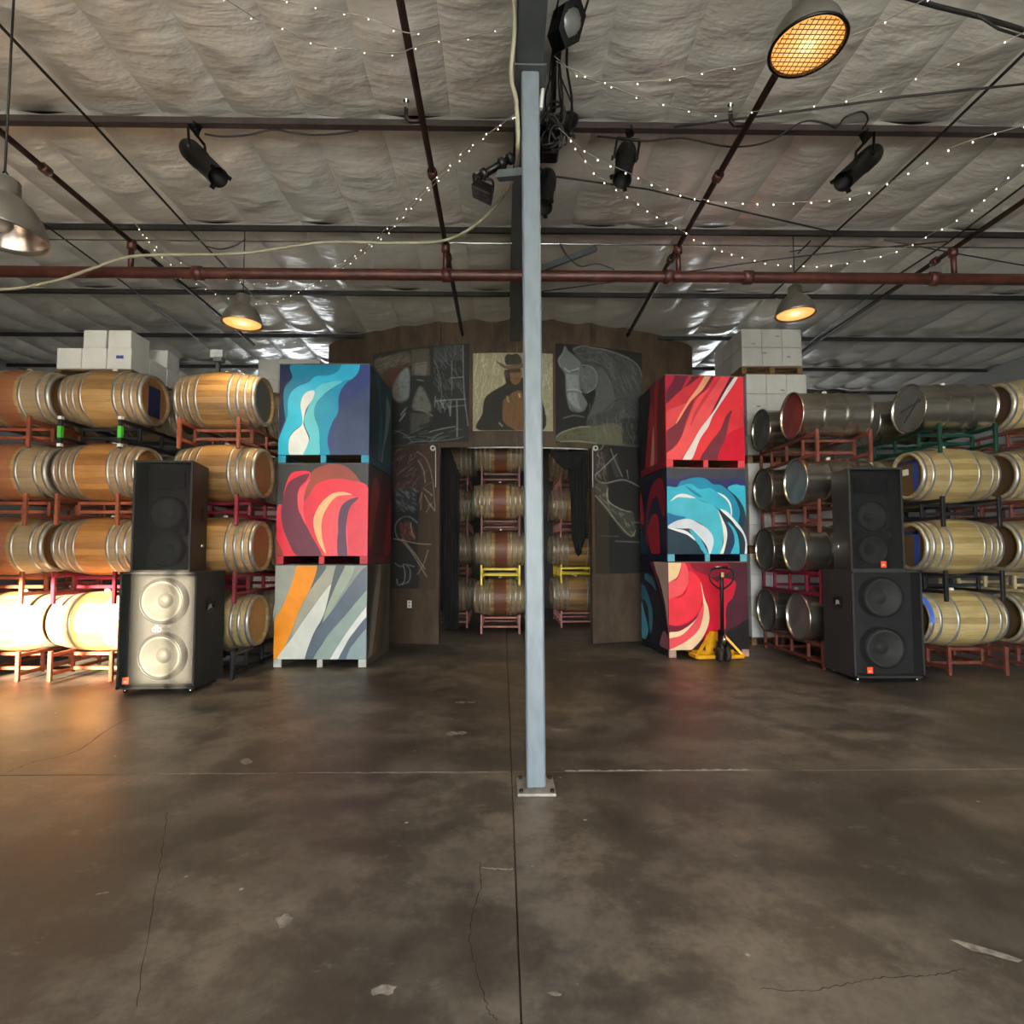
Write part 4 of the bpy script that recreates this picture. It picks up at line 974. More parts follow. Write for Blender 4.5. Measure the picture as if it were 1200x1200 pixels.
R2 = [('#2c3064', [(300, 200), (420, 210), (600, 170), (800, 200), (1115, 200), (1120, 330), (300, 330)]),
      ('#1f86a8', [(430, 260), (500, 210), (600, 185), (700, 195), (780, 250), (850, 255), (920, 300), (1000, 380), (1060, 520), (1060, 640), (1000, 700), (400, 500)]),
      ('#35aac4', [(930, 290), (1000, 250), (1060, 260), (1115, 290), (1120, 560), (1090, 470), (1020, 370)]),
      ('#173a4a', [(920, 300), (1010, 370), (1090, 480), (1105, 560), (1090, 680), (1040, 640), (1055, 520), (1000, 380)]),
      ('#38aec8', [(300, 290), (400, 285), (480, 260), (560, 250), (640, 300), (750, 290), (830, 340), (910, 390), (960, 470), (970, 570), (880, 520), (800, 470), (600, 400), (330, 450), (300, 480)]),
      ('#1d7f9e', [(495, 270), (560, 300), (660, 370), (640, 380), (560, 330)]),
      ('#e8ecea', [(820, 330), (900, 365), (955, 430), (975, 520), (965, 570), (955, 480), (920, 410), (860, 360)]),
      ('#4ab6ca', [(305, 470), (370, 400), (440, 365), (560, 370), (660, 420), (760, 450), (830, 510), (870, 620), (890, 720), (880, 820), (850, 950), (730, 950), (780, 860), (780, 770), (720, 690), (640, 630), (540, 600), (440, 600), (305, 650)]),
      ('#e6ebe9', [(350, 425), (400, 370), (450, 350), (520, 355), (600, 390), (500, 385), (420, 385)]),
      ('#1b72a0', [(300, 540), (400, 560), (510, 580), (420, 610), (300, 665)]),
      ('#1d3440', [(840, 505), (900, 520), (970, 600), (1060, 680), (1110, 790), (1110, 950), (1040, 950), (1030, 800), (980, 680), (880, 590)]),
      ('#2a3a58', [(870, 580), (930, 640), (985, 720), (1000, 820), (960, 950), (890, 950), (925, 840), (920, 720)]),
      ('#3aaec6', [(930, 620), (1000, 690), (1040, 790), (1045, 950), (960, 950), (1000, 830), (985, 720)]),
      ('#ece6d4', [(830, 505), (880, 600), (915, 680), (925, 760), (910, 850), (880, 950), (850, 950), (885, 840), (885, 730), (860, 600)]),
      ('#e2e8e8', [(850, 500), (920, 520), (980, 580), (1060, 670), (1110, 760), (1140, 900), (1105, 950), (1110, 830), (1080, 740), (1010, 660), (960, 600)]),
      ('#d3dce2', [(320, 680), (360, 640), (440, 605), (540, 597), (640, 640), (720, 690), (775, 760), (785, 840), (750, 945), (735, 915), (715, 860), (660, 790), (590, 720), (540, 690), (450, 690)]),
      ('#40b0c8', [(540, 700), (600, 730), (660, 800), (735, 950), (665, 955), (650, 870), (590, 790)]),
      ('#1f3846', [(310, 690), (420, 720), (520, 750), (600, 810), (650, 880), (668, 955), (310, 955)]),
      ('#eef0ec', [(318, 682), (400, 690), (500, 710), (570, 760), (600, 808), (520, 752), (420, 718)])]
R2s = [('#141a2c', [(0, 0), (1, 0), (1, .1), (.5, .06), (.2, .2), (0, .3)]), ('#8e1626', [(.1, .15), (.4, .1), (.7, .35), (.8, .9), (.7, .9), (.6, .5), (.35, .3), (.15, .55), (.05, .5)]), ('#b42030', [(1, .2), (.9, .3), (.85, .6), (1, .55)]), ('#101c3a', [(.2, .5), (.4, .3), (.65, .5), (.7, .8), (.4, .55), (.2, .6)]), ('#a81c2c', [(.3, .55), (.5, .52), (.7, .7), (.55, 1), (.25, 1), (.25, .75)]), ('#12384a', [(.8, .8), (1, .7), (1, 1), (.7, 1)])]
R3 = [('#8c1830', [(470, 100), (820, 100), (900, 200), (700, 250), (560, 200)]), ('#d0122e', [(290, 100), (470, 100), (560, 190), (680, 240), (800, 330), (840, 500), (850, 720), (690, 800), (290, 800)]),
      ('#f03040', [(500, 200), (580, 240), (620, 320), (630, 450), (600, 560), (520, 640), (400, 685), (295, 670), (295, 440), (400, 440), (480, 380)]),
      ('#f0545a', [(290, 290), (380, 275), (420, 200), (420, 100), (470, 130), (500, 220), (490, 320), (440, 400), (360, 435), (290, 435)]),
      ('#f0cc98', [(290, 100), (418, 100), (418, 180), (390, 250), (340, 280), (290, 292)]),
      ('#7a1230', [(630, 480), (600, 570), (520, 650), (420, 690), (300, 680), (300, 745), (420, 730), (520, 680), (610, 590)]),
      ('#f0d2a6', [(615, 290), (650, 430), (690, 540), (695, 660), (640, 790), (560, 880), (480, 930), (300, 930), (300, 760), (420, 735), (540, 660), (620, 560), (640, 470)]),
      ('#ee5058', [(640, 490), (640, 600), (600, 720), (520, 800), (420, 860), (300, 900), (300, 810), (440, 770), (560, 650)]),
      ('#cc1c34', [(780, 300), (930, 280), (950, 340), (920, 440), (870, 500), (850, 640), (850, 720), (790, 720)]),
      ('#201b1d', [(1090, 640), (1100, 900), (1100, 1000), (840, 1000), (860, 760), (960, 700)])]
R3s = [('#c8a898', [(0, 0), (.55, 0), (.3, .2), (.1, .5), (0, .8)]), ('#7a1c34', [(.5, 0), (.62, .02), (.35, .25), (.1, .6), (0, .9), (0, .8), (.15, .45)]), ('#101626', [(.65, .15), (.4, .25), (.15, .55), (.1, .85), (.4, 1), (.9, .85), (1, .3), (.85, .2)]), ('#2f6d86', [(.8, .15), (.55, .2), (.4, .35), (.6, .28), (.85, .22)]), ('#347a92', [(1, .3), (.8, .35), (.55, .6), (.6, .88), (.68, .85), (.72, .6), (.85, .5), (1, .48)]), ('#48a0b4', [(1, .55), (.9, .62), (.72, .85), (.85, 1), (1, 1)]), ('#a0606c', [(0, .88), (.15, .8), (.3, .97), (.2, 1), (0, 1)])]
HB = 1.275
def prep(o, W=1.15): return o
lx, ly, lrz, lw, ld = -2.255, 6.98 + 0.62, math.radians(-1.5), 1.155, 1.24
bin_box('painted_bin', 'wooden bin painted grey with orange stripe, on floor of its stack', (lx, ly, 0), lrz, lw, ld, HB, L3, '#8c968f', L3s, '#5c574b', 1, ((18, 597), (512, 597), (10, 1130), (510, 1130)), '#b9bcb4')
bin_box('painted_bin', 'wooden bin painted red with cream curve, between blue and grey bins', (lx, ly, HB), lrz, lw, ld, HB, L2, '#36383a', L2s, '#5e141c', 1, ((25, 45), (518, 45), (15, 562), (515, 562)), '#c43848')
bin_box('painted_bin', 'wooden bin painted in blue wave bands, top of its stack', (lx, ly, 2 * HB), lrz, lw, ld, HB, L1, '#34456a', L1s, '#1f4450', 1, ((65, 100), (905, 100), (45, 975), (905, 975)), '#2a8fb0')
rx, ry, rrz, rw, rd = 2.765, 7.56 + 0.60, math.radians(4.2), 1.13, 1.15
HR = 1.30
bin_box('painted_bin', 'wooden bin painted red and cream swirls, behind the pallet jack', (rx, ry, 0), rrz, rw, rd, HR, R3, '#4a1c2a', R3s, '#141826', -1, ((305, 115), (1062, 118), (325, 905), (1080, 930)), '#b08a78')
bin_box('painted_bin', 'wooden bin painted with teal rose petals, middle of its stack', (rx, ry, HR), rrz, rw, rd, HR, R2, '#3a3c48', R2s, '#141c34', -1, ((310, 92), (1106, 92), (330, 937), (1130, 937)), '#5aa6b4')
bin_box('painted_bin', 'wooden bin painted in red diagonal flames, top of its stack', (rx, ry, 2 * HR), rrz, rw, rd, HR, R1, '#d2303a', R1s, '#7c1824', -1, ((276, 116), (1072, 118), (308, 942), (1100, 942)), '#d04048')

# ================================================================== SPEAKERS
def text_mesh(body, size, depth=0.0008):
    cu = bpy.data.curves.new('t', 'FONT'); cu.body = body; cu.size = size; cu.extrude = depth; cu.align_x = 'CENTER'; cu.align_y = 'CENTER'
    ob_ = bpy.data.objects.new('t', cu); COL.objects.link(ob_)
    bpy.context.view_layer.update()
    me = bpy.data.meshes.new_from_object(ob_.evaluated_get(bpy.context.evaluated_depsgraph_get()))
    bpy.data.objects.remove(ob_); bpy.data.curves.remove(cu); return me
def lettering(body, size, mat, parent, loc, rot=(math.pi / 2, 0, 0)):
    me = text_mesh(body, size); me.materials.clear(); me.materials.append(mat)
    return put('lettering', me, parent, loc, rot)
t = NT('speaker_grille'); o_ = t.obj()
vz = t.n('ShaderNodeTexVoronoi'); vz.inputs['Scale'].default_value = 220; t.l(o_, vz.inputs['Vector'])
t.base(srgb('#1f1f1c')); t.set(0.6, 0.2)
trn = t.n('ShaderNodeBsdfTransparent'); ms = t.n('ShaderNodeMixShader'); ms.inputs[0].default_value = 0.24
t.l(trn.outputs[0], ms.inputs[1]); t.l(t.b.outputs[0], ms.inputs[2]); t.l(ms.outputs[0], t.out.inputs['Surface'])
M_GRILLE = t.m
def woofer(parent, x, y, z, r):
    w_ = thing_part('woofer', parent)
    MB().lathe([(0.10, r * 1.10), (0.0, r * 1.08), (-0.012, r * 1.05), (-0.012, r * .97), (0.0, r * .95)], 36, 'y', 0, (x, y, z)).build('surround', M_BLACKMETAL, w_)
    MB().lathe([(0.0, r * .95), (-0.008, r * .88), (0.004, r * .82), (0.07, r * .36)], 36, 'y', 0, (x, y, z)).build('cone', M_CONE, w_)
    MB().lathe([(0.07, r * .37), (0.045, r * .30), (0.03, r * .18), (0.025, 0.001)], 28, 'y', 0, (x, y, z)).build('dust_cap', M_CAPD, w_)
def thing_part(name, parent):
    # part that itself has pieces: a thin mounting ring mesh carries them
    return parent
def speaker_sub(label, loc, rz, badge_x, db=False, logo_side=1):
    W, D, H = 0.77, 0.58, 1.17; o = thing('loudspeaker', label, 'speaker', loc, rz); f = 0.05
    z0 = f
    b = MB(); th = 0.02
    for c_, d_ in (((-W / 2 + th / 2, 0, z0 + H / 2), (th, D, H)), ((W / 2 - th / 2, 0, z0 + H / 2), (th, D, H)), ((0, 0, z0 + th / 2), (W - 2 * th, D, th)), ((0, 0, z0 + H - th / 2), (W - 2 * th, D, th)), ((0, D / 2 - th / 2, z0 + H / 2), (W - 2 * th, th, H - 2 * th))): b.box(c_, d_)
    b.build('cabinet', M_CABINET, o)
    MB().box((0, -D / 2 + 0.155, z0 + H / 2), (W - 2 * th, 0.02, H - 2 * th)).build('baffle', M_CABINET, o)
    for zz in (0.31, 0.87): woofer(o, 0.0, -D / 2 + 0.06, z0 + zz, 0.215)
    gm = MB().box((0, -D / 2 - 0.001, z0 + H / 2), (W - 0.04, 0.003, H - 0.04)).build('grille', M_GRILLE, o)
    bd = MB().bevbox((badge_x, -D / 2 - 0.006, z0 + 0.085), (0.062, 0.006, 0.07), 0.002).build('badge', M_BADGE, o)
    lettering('JBL', 0.024, M_WHITE, bd, (badge_x, -D / 2 - 0.0095, z0 + 0.075))
    if db: lettering('db', 0.10, plain('grey_lettering', '#4c4c46', .6), o, (0.0, -D / 2 - 0.003, z0 + 0.60))
    for sx in (-1, 1):
        for zz in (z0 + .012, z0 + H - .018): MB().bevbox((sx * (W / 2 - .012), -D / 2 + .008, zz), (.034, .03, .034), .006).build('corner_cap', M_BLACKMETAL, o)
        hs = MB(); hs.tube([(sx * (W / 2 + .004), -.09, z0 + .78), (sx * (W / 2 + .022), -.06, z0 + .86), (sx * (W / 2 + .022), .02, z0 + .86), (sx * (W / 2 + .004), .05, z0 + .78)], .007, 6)
        hs.box((sx * (W / 2 + .001), -.02, z0 + .80), (.003, .17, .14)).build('handle', M_BLACKMETAL, o)
    lettering('JBL', 0.06, M_WHITE, o, (logo_side * (W / 2 + .004), -.02, z0 + .80), (math.pi / 2, 0, logo_side * math.pi / 2))
    for sx in (-1, 1):
        for sy in (-1, 1):
            c_ = MB(); c_.lathe([(-.012, 0.0), (-.012, .024), (.012, .024), (.012, 0.0)], 14, 'x', 0, (sx * (W / 2 - .06), sy * (D / 2 - .06), .025)); c_.box((sx * (W / 2 - .06), sy * (D / 2 - .06), .045), (.05, .05, .01))
            c_.build('caster', M_CHROME, o)
    return o
def speaker_top(label, loc, rz, badge=None):
    W, D, H = 0.60, 0.52, 1.16; Wb = 0.38; o = thing('loudspeaker', label, 'speaker', loc, rz)
    def trap(z0_, z1_, inset=0.0): 
        x, xb, y = W / 2 - inset, Wb / 2 - inset, D / 2 - inset
        P = [(-x, -y), (x, -y), (xb, y), (-xb, y)]
        return [(a, c_, z0_) for a, c_ in P] + [(a, c_, z1_) for a, c_ in P]
    bx_ = MB()
    v = trap(0.012, H); bx_.add(v, [(3, 2, 1, 0), (4, 5, 6, 7), (1, 2, 6, 5), (2, 3, 7, 6), (3, 0, 4, 7)])
    bx_.build('cabinet', M_CABINET2, o)
    fr = MB(); th = .02
    for c_, d_ in (((-W / 2 + th / 2, -D / 2 + .01, H / 2 + .006), (th, .02, H - .012)), ((W / 2 - th / 2, -D / 2 + .01, H / 2 + .006), (th, .02, H - .012)), ((0, -D / 2 + .01, .012 + th / 2), (W - 2 * th, .02, th)), ((0, -D / 2 + .01, H - th / 2), (W - 2 * th, .02, th))): fr.box(c_, d_)
    fr.build('front_frame', M_CABINET, o)
    MB().box((0, -D / 2 + 0.155, H / 2), (W - 2 * th - .1, 0.02, H - 2 * th)).build('baffle', M_BLACK, o)
    MB().box((0, -D / 2 + 0.07, H * .83), (W * .62, 0.02, .17)).box((0, -D / 2 + 0.055, H * .765), (W * .5, .02, .02)).build('horn', M_BLACKMETAL, o)
    for zz in (0.24, 0.62): woofer(o, 0, -D / 2 + 0.075, zz, 0.165)
    for sx in (-1, 1): MB().lathe([(0.0, .055), (.03, .048), (.03, 0.0)], 18, 'y', 0, (sx * .17, -D / 2 + .07, .43)).build('port', M_BLACK, o)
    MB().box((0, -D / 2 + 0.008, H / 2), (W - 0.045, 0.003, H - 0.045)).build('grille', M_GRILLE2, o)
    if badge is not None:
        bd = MB().bevbox((badge, -D / 2 - 0.002, .08), (0.062, 0.006, 0.07), 0.002).build('badge', M_BADGE, o)
        lettering('JBL', 0.024, M_WHITE, bd, (badge, -D / 2 - 0.0056, .075))
    for sx in (-1, 1):
        MB().bevbox((sx * (W / 2 - .065), .06, .62), (.014, .07, .16), .004).build('handle_recess', M_BLACK, o)
        MB().lathe([(0, .02), (.02, .018), (.02, 0)], 10, 'x', 0, (sx * (W / 2 - .06), .07, .28)).build('connector', M_CHROME, o)
    return o
M_GRILLE2 = M_GRILLE.copy(); M_GRILLE2.name = 'speaker_grille_dark'
for n_ in M_GRILLE2.node_tree.nodes:
    if n_.type == 'BSDF_PRINCIPLED': n_.inputs['Base Color'].default_value = srgb('#191918')
    if n_.type == 'MIX_SHADER': n_.inputs[0].default_value = 0.34
speaker_sub('big black loudspeaker cabinet catching a patch of sunlight on its grille', (-3.49, 5.98, 0), math.radians(0.5), -0.29, db=True)
speaker_top('tall black loudspeaker stacked on the sunlit speaker cabinet', (-3.51, 6.0, 1.2075), math.radians(0.5))
speaker_sub('big black loudspeaker cabinet in shade near the steel drums', (4.23, 6.36, 0), math.radians(-1.0), -0.22, logo_side=-1)
speaker_top('tall black loudspeaker stacked on the shaded speaker cabinet', (4.16, 6.36, 1.2075), math.radians(-1.0), badge=0.06)

# ================================================================== PALLET JACK
pj = thing('pallet_jack', 'yellow pallet jack with upright black handle, forks under the red bin', 'pallet jack', (2.86, 7.28, 0), math.radians(4.2))
for sx in (-1, 1):
    b = MB(); b.bevbox((sx * .20, .78, .066), (.15, 1.05, .028), .006)
    b.box((sx * .135, .78, .05), (.012, 1.0, .03)); b.build('fork', M_YELLOW, pj)
    MB().lathe([(-.05, 0), (-.05, .025), (.05, .025), (.05, 0)], 14, 'x', 0, (sx * .20, 1.18, .027)).build('fork_roller', M_RUBBER, pj)
b = MB(); b.bevbox((0, .27, .07), (.58, .05, .07), .006); b.bevbox((-.31, .17, .055), (.05, .24, .05), .005); b.bevbox((.31, .17, .055), (.05, .24, .05), .005); b.bevbox((-.20, .04, .055), (.24, .03, .05), .005); b.bevbox((.22, .04, .055), (.18, .03, .05), .005)
b.build('base_frame', M_YELLOW, pj)
b = MB(); vs = [(-.12, .24, .09), (.20, .24, .09), (.16, .25, .34), (-.02, .25, .36), (-.10, .24, .30)]
b.add(vs + [(x, y + .02, z) for x, y, z in vs], [(4, 3, 2, 1, 0), (5, 6, 7, 8, 9)] + [(i, (i + 1) % 5, (i + 1) % 5 + 5, i + 5) for i in range(5)]); b.build('shield_plate', M_YELLOW, pj)
for sx in (-1, 1): MB().bar((sx * .31, .07, .075), (sx * .07, .16, .36), .035, .03).build('strut', M_YELLOW, pj)
b = MB(); b.lathe([(.12, .075), (.26, .07), (.27, .045), (.40, .042), (.41, .0)], 18, 'z', 0, (0.02, .06, 0)); b.bevbox((.02, .06, .13), (.17, .13, .05), .01); b.build('pump_body', M_BLACKMETAL, pj)
MB().tube([(.02, .0, .2), (.02, -.03, .34)], .02, 8).build('pump_piston', M_CHROME, pj)
for sx in (-1, 1):
    wh = MB(); wh.lathe([(-.028, 0), (-.028, .05), (-.024, .088), (0, .092), (.024, .088), (.028, .05), (.028, 0)], 26, 'x', 0, (.02 + sx * .052, .02, .092)); wh.build('steer_wheel', M_RUBBER, pj)
MB().lathe([(-.1, 0), (-.1, .02), (.1, .02), (.1, 0)], 12, 'x', 0, (.02, .02, .092)).build('axle', M_BLACKMETAL, pj)
b = MB(); b.tube([(.02, .03, .34), (.02, .02, 1.0), (.02, .015, 1.16)], .024, 10); b.build('handle_shaft', M_BLACK, pj)
lp = [(.02, .015, .94), (-.09, .015, 1.0), (-.145, .015, 1.09), (-.13, .015, 1.18), (-.06, .015, 1.215), (.10, .015, 1.215), (.17, .015, 1.18), (.185, .015, 1.09), (.13, .015, 1.0)]
MB().tube(spline(lp, 5, True), .012, 8, closed=True).build('handle_loop', M_BLACK, pj)
MB().bevbox((.02, -.012, 1.13), (.04, .012, .06), .003).build('grip_label', plain('cream_tag', '#d8b878', .5), pj)
MB().tube([(-.09, .0, 1.235), (.10, .0, 1.235)], .006, 6).build('release_lever', M_CHROME, pj)
MB().lathe([(0, .012), (.02, .012), (.02, 0)], 10, 'x', 0, (.16, .05, .27)).build('valve_knob', M_BLACKMETAL, pj)

# ================================================================== CARTONS AND PALLETS
def pallet(parent, W, D, z):
    h = 0.125
    for x in (-.48, 0, .48): MB().box((x * W / 1.0 * .96, 0, z + .05), (.08, D, .085)).build('stringer', M_WOOD, parent)
    n = 7
    for i in range(n):
        MB().box((0, -D / 2 + D * (i + .5) / n, z + h - .012), (W, D / n * .72, .02)).build('deck_board', M_WOOD, parent)
    for yy in (-D / 2 + .05, D / 2 - .05): MB().box((0, yy, z + .006), (W, .09, .012)).build('bottom_board', M_WOOD, parent)
    return h
_cm = {}
def carton_mesh(d):
    k = tuple(round(x, 3) for x in d)
    if k not in _cm: _cm[k] = MB().bevbox((0, 0, 0), (d[0] - .004, d[1] - .004, d[2] - .004), .005).mesh('carton', M_CASE)
    return _cm[k]
# white cases on a pallet over the left barrels
PX0, PY0, PZB = -5.10, 7.42, Z0 + 3 * PITCHZ + RB - 0.009
po_ = thing('pallet', 'brown wooden pallet carrying loose white cases above barrels', 'pallet', (PX0, PY0, PZB))
ph = pallet(po_, 0.94, 1.12, 0)
cz = PZB + ph + 0.1285
for j in range(3):
    for i in range(3):
        nmz = ('front', 'middle', 'rear')[j] + ' ' + ('inner', 'centre', 'edge')[i]
        d = (0.305, 0.365, 0.265)
        o = put('wine_case', carton_mesh(d), None, (PX0 + (i - 1) * .308, PY0 + (j - 1) * .37, cz))
        tag(o, 'white carton in lower layer on barrel-top pallet, %s place%s' % (nmz, ', blue label' if (i == 2 and j == 0) else ''), 'carton', 'white cartons over barrels')
for (i, j, tx, rz) in ((1, 0, 'upper left', 0), (2, 0, 'upper edge', 0), (2, 1.9, 'turned', .12)):
    o = put('wine_case', carton_mesh((0.285, 0.365, 0.235 if j < 1 else .25)), None, (PX0 + (i - 1) * .308, PY0 + (j - 1) * .37, cz + .1305 + (.1155 if j < 1 else .123)), (0, 0, rz))
    tag(o, 'white carton in upper layer on barrel-top pallet, %s place' % tx, 'carton', 'white cartons over barrels')
tag(MB().box((0, 0, 0), (.09, .002, .04)).build('carton_label', M_BLUE, None, (PX0 + .32, PY0 - .37 - .184, cz + .02)), 'small blue label on white carton front', 'label')
t = NT('shrink_film'); nz = t.noise(t.scale(t.obj(), (3, 3, 9)), 2.5, 5)
t.base((1, 1, 1, 1)); t.set(0.12, 0); t.bump(nz, 0.6, 0.03)
trn = t.n('ShaderNodeBsdfTransparent'); ms = t.n('ShaderNodeMixShader'); ms.inputs[0].default_value = 0.13
gl = t.n('ShaderNodeBsdfGlossy'); gl.inputs['Roughness'].default_value = 0.16
bmp = [n for n in t.t.nodes if n.type == 'BUMP'][0]; t.l(bmp.outputs[0], gl.inputs['Normal'])
t.l(trn.outputs[0], ms.inputs[1]); t.l(gl.outputs[0], ms.inputs[2]); t.l(ms.outputs[0], t.out.inputs['Surface'])
M_FILM = t.m
def wrapped(label, x, y, z, layers, ch=0.315, W=0.96, D=1.12, rz=0):
    o = thing('wrapped_pallet', label, 'pallet load', (x, y, z), rz, 'shrink wrapped pallets of cartons')
    h = pallet(o, W, D, 0); nx_, ny_ = 3, 3; dx, dy_ = W / nx_, D / ny_
    for k in range(layers):
        for i in range(nx_):
            for j in range(ny_):
                if 0 < i < nx_ - 1 and j > 0: continue
                put('carton', carton_mesh((dx, dy_, ch)), o, (-W / 2 + dx * (i + .5), -D / 2 + dy_ * (j + .5), h + ch * (k + .5)))
    f = MB(); f.box((0, 0, h + ch * layers / 2), (W + .012, D + .012, ch * layers + .008)); f.build('shrink_film', M_FILM, o)
    for (cx_, cz_) in ((-.3, .6), (.28, .25), (.1, .8), (-.12, .35)):
        MB().box((cx_ * W, -D / 2 - .0005, h + ch * layers * cz_), (.06, .001, .02)).build('case_print', plain('grey_print', '#7c7a74', .7), o)
    return h + ch * layers
ZS = 0; HW = 1.41
for k, nm in enumerate(('floor', 'second', 'third')):
    wrapped('shrink-wrapped white cartons on pallet, %s tier behind the drums' % nm, 4.30, 8.50 + .60, k * (0.125 + .321 * 4 + .004), 4, .321)
wrapped('short shrink-wrapped carton load, top tier near ceiling behind drums', 4.24, 8.50 + .60, 3 * (0.125 + .321 * 4 + .004), 2, .30)
for k, nm in enumerate(('floor', 'second', 'third')):
    wrapped('shrink-wrapped white cartons on pallet, %s tier behind blue painted bin' % nm, -3.63, 9.3 + .56, k * (0.125 + .36 * 4 + .004), 4, .36, 1.04)
wrapped('shrink-wrapped cartons on pallet hidden between barrel racks behind speakers', 5.6, 9.1, 0, 4, .321)
wrapped('shrink-wrapped cartons in second tier behind the pale barrels', 5.6, 9.1, 0.125 + .321 * 4 + .004, 4, .321)
# small grey device on a stem above the barrel
dq = PY(256, 420, 7.44)
dv = thing('sensor_box', 'small pale grey box on a stem above barrels under lamp', 'device', (dq.x, 7.436, Z0 + 3 * PITCHZ + RB + .163))
MB().bevbox((0, 0, .34), (.17, .12, .11), .008).build('housing', plain('pale_grey_plastic', '#b4bab8', .5), dv)
MB().bevbox((.03, -.03, .26), (.12, .10, .06), .006).build('lens_block', plain('mid_grey_plastic', '#6d7472', .5), dv)
MB().tube([(0, 0, -.12), (0, 0, .24)], .028, 8).build('stem', plain('stem_grey', '#5f6664', .5), dv)
MB().lathe([(-.16, .06), (-.12, .05), (-.12, 0)], 12).build('foot', plain('stem_grey', '#5f6664', .5), dv)

# ================================================================== CEILING SERVICES
# main sprinkler pipe and branch lines
YM = 5.72; zM = PY(600, 323, YM).z
mp = thing('sprinkler_main', 'thick red-brown sprinkler main crossing under the ceiling', 'pipe', (0, YM, zM))
MB().tube([(XL + .02, 0, 0), (-3, 0, 0), (3, 0, 0), (XR - .02, 0, 0)], .057, 14).build('pipe', M_PIPE, mp)
for x in (-5.9, -3.2, -.6, 1.75, 2.6, 4.6): MB().lathe([(-.05, .06), (-.045, .072), (.045, .072), (.05, .06)], 14, 'x', 0, (x, 0, 0)).build('coupling', M_PIPE, mp)
for i, (px_, nm) in enumerate(((153, 'over the left barrels'), (522, 'left of the post'), (795, 'right of the post'), (1118, 'over the right barrels'))):
    q = PY(px_, 320, YM); X = q.x; zB = zM + .33
    br = thing('sprinkler_branch', 'dark sprinkler branch pipe running away, ' + nm, 'pipe', (X, YM, zB))
    MB().tube([(0, -7.5, 0), (0, 0, 0), (0, (2.4 if abs(X) < 3 else 2.85 if X < 0 else 6), 0)], .026, 10).build('pipe', M_PIPE_DK, br)
    MB().tube([(0, 0, 0), (0, 0, -.33 + .05)], .028, 10).build('riser', M_PIPE, br)
    MB().lathe([(-.05, .03), (-.045, .045), (.045, .045), (.05, .03)], 12, 'z', 0, (0, 0, -.03)).build('tee', M_PIPE, br)
    for yy in (-1.1, .25): MB().lathe([(-.04, .03), (-.035, .042), (.035, .042), (.04, .03)], 12, 'y', 0, (0, yy, 0)).build('coupling', M_PIPE, br)
    if i in (1, 2):
        yy = -1.68
        MB().tube([(0, yy, 0), (-.10, yy, 0), (-.125, yy, .03), (-.125, yy, .10)], .016, 8).build('sprinkler_arm', M_PIPE_DK, br)
        MB().lathe([(.10, .014), (.12, .02), (.15, .012), (.155, .024), (.16, .024)], 10, 'z', 0, (-.125, yy, 0)).build('sprinkler_head', M_CHROME, br)
# conduits and rods
def rod(label, pts, r=.010, mat=None, name='conduit', cat='conduit'):
    o = MB().tube(pts, r, 8).build(name, mat or M_CABLE); return tag(o, label, cat)
def run_on(pxs, P, d=1.6):
    # lines that leave the view go on beyond it
    e = lambda q: q[0] <= 10 or q[0] >= 1184 or q[1] <= 6
    if e(pxs[0]): P = [P[0] + (P[0] - P[1]).normalized() * d] + P
    if e(pxs[-1]): P = P + [P[-1] + (P[-1] - P[-2]).normalized() * d]
    return P
def rodz(label, pxs, z, r=.010, **k): return rod(label, run_on(pxs, [PZ(a, b_, z) for a, b_ in pxs]), r, **k)
rodz('thin dark conduit above the left barrels, past the spotlight', [(2, 32), (120, 157), (225, 272), (300, 350)], 4.974, .011)
rodz('thin dark conduit past the far right lamp', [(1199, 64), (1090, 170), (975, 276), (900, 350)], 4.974, .011)
rodz('dark conduit running off over the outermost left barrels', [(-40, 190), (45, 258), (130, 320), (232, 398)], 4.975, .010)
rodz('slim conduit leaving over the outer right barrels', [(1199, 218), (1110, 285), (1040, 330), (948, 402)], 4.975, .010)
rodz('slack dark cable from the post to the right purlin', [(613, 202), (636, 205), (760, 222), (880, 250), (985, 274), (999, 277)], 4.86, .008, name='cable', cat='cable')
rodz('straight dark tie rod rising to the right past the hanging spotlight', [(790, 149), (900, 135), (1060, 113), (1215, 97)], 4.86, .008, name='tie_rod', cat='rod')
rodz('thick black cable crossing near the caged lamp', [(1045, -8), (1100, 8), (1150, 20), (1215, 40)], 4.8, .014, name='cable', cat='cable')
rodz('second black cable drooping beside the caged lamp', [(1145, 18), (1170, 34), (1215, 48)], 4.78, .008, name='cable', cat='cable')
rodz('thin tie rod rising from main pipe toward far right', [(604, 346), (640, 341), (760, 325), (900, 305), (1010, 292), (1110, 283)], 4.62, .007, name='tie_rod', cat='rod')
rodz('thin tie rod falling away over the right barrels', [(1036, 281), (1120, 297), (1210, 313)], 4.84, .007, name='tie_rod', cat='rod')
for yy, tx in ((6.28, 'second'), (4.80, 'nearest')):
    pass
rod('thin steel rod strung just under the second purlin', [(XL + .02, 6.13, 4.93), (0.0, 6.13, 4.93), (XR - .02, 6.13, 4.93)], .008, M_CHROME, 'steel_rod', 'rod')
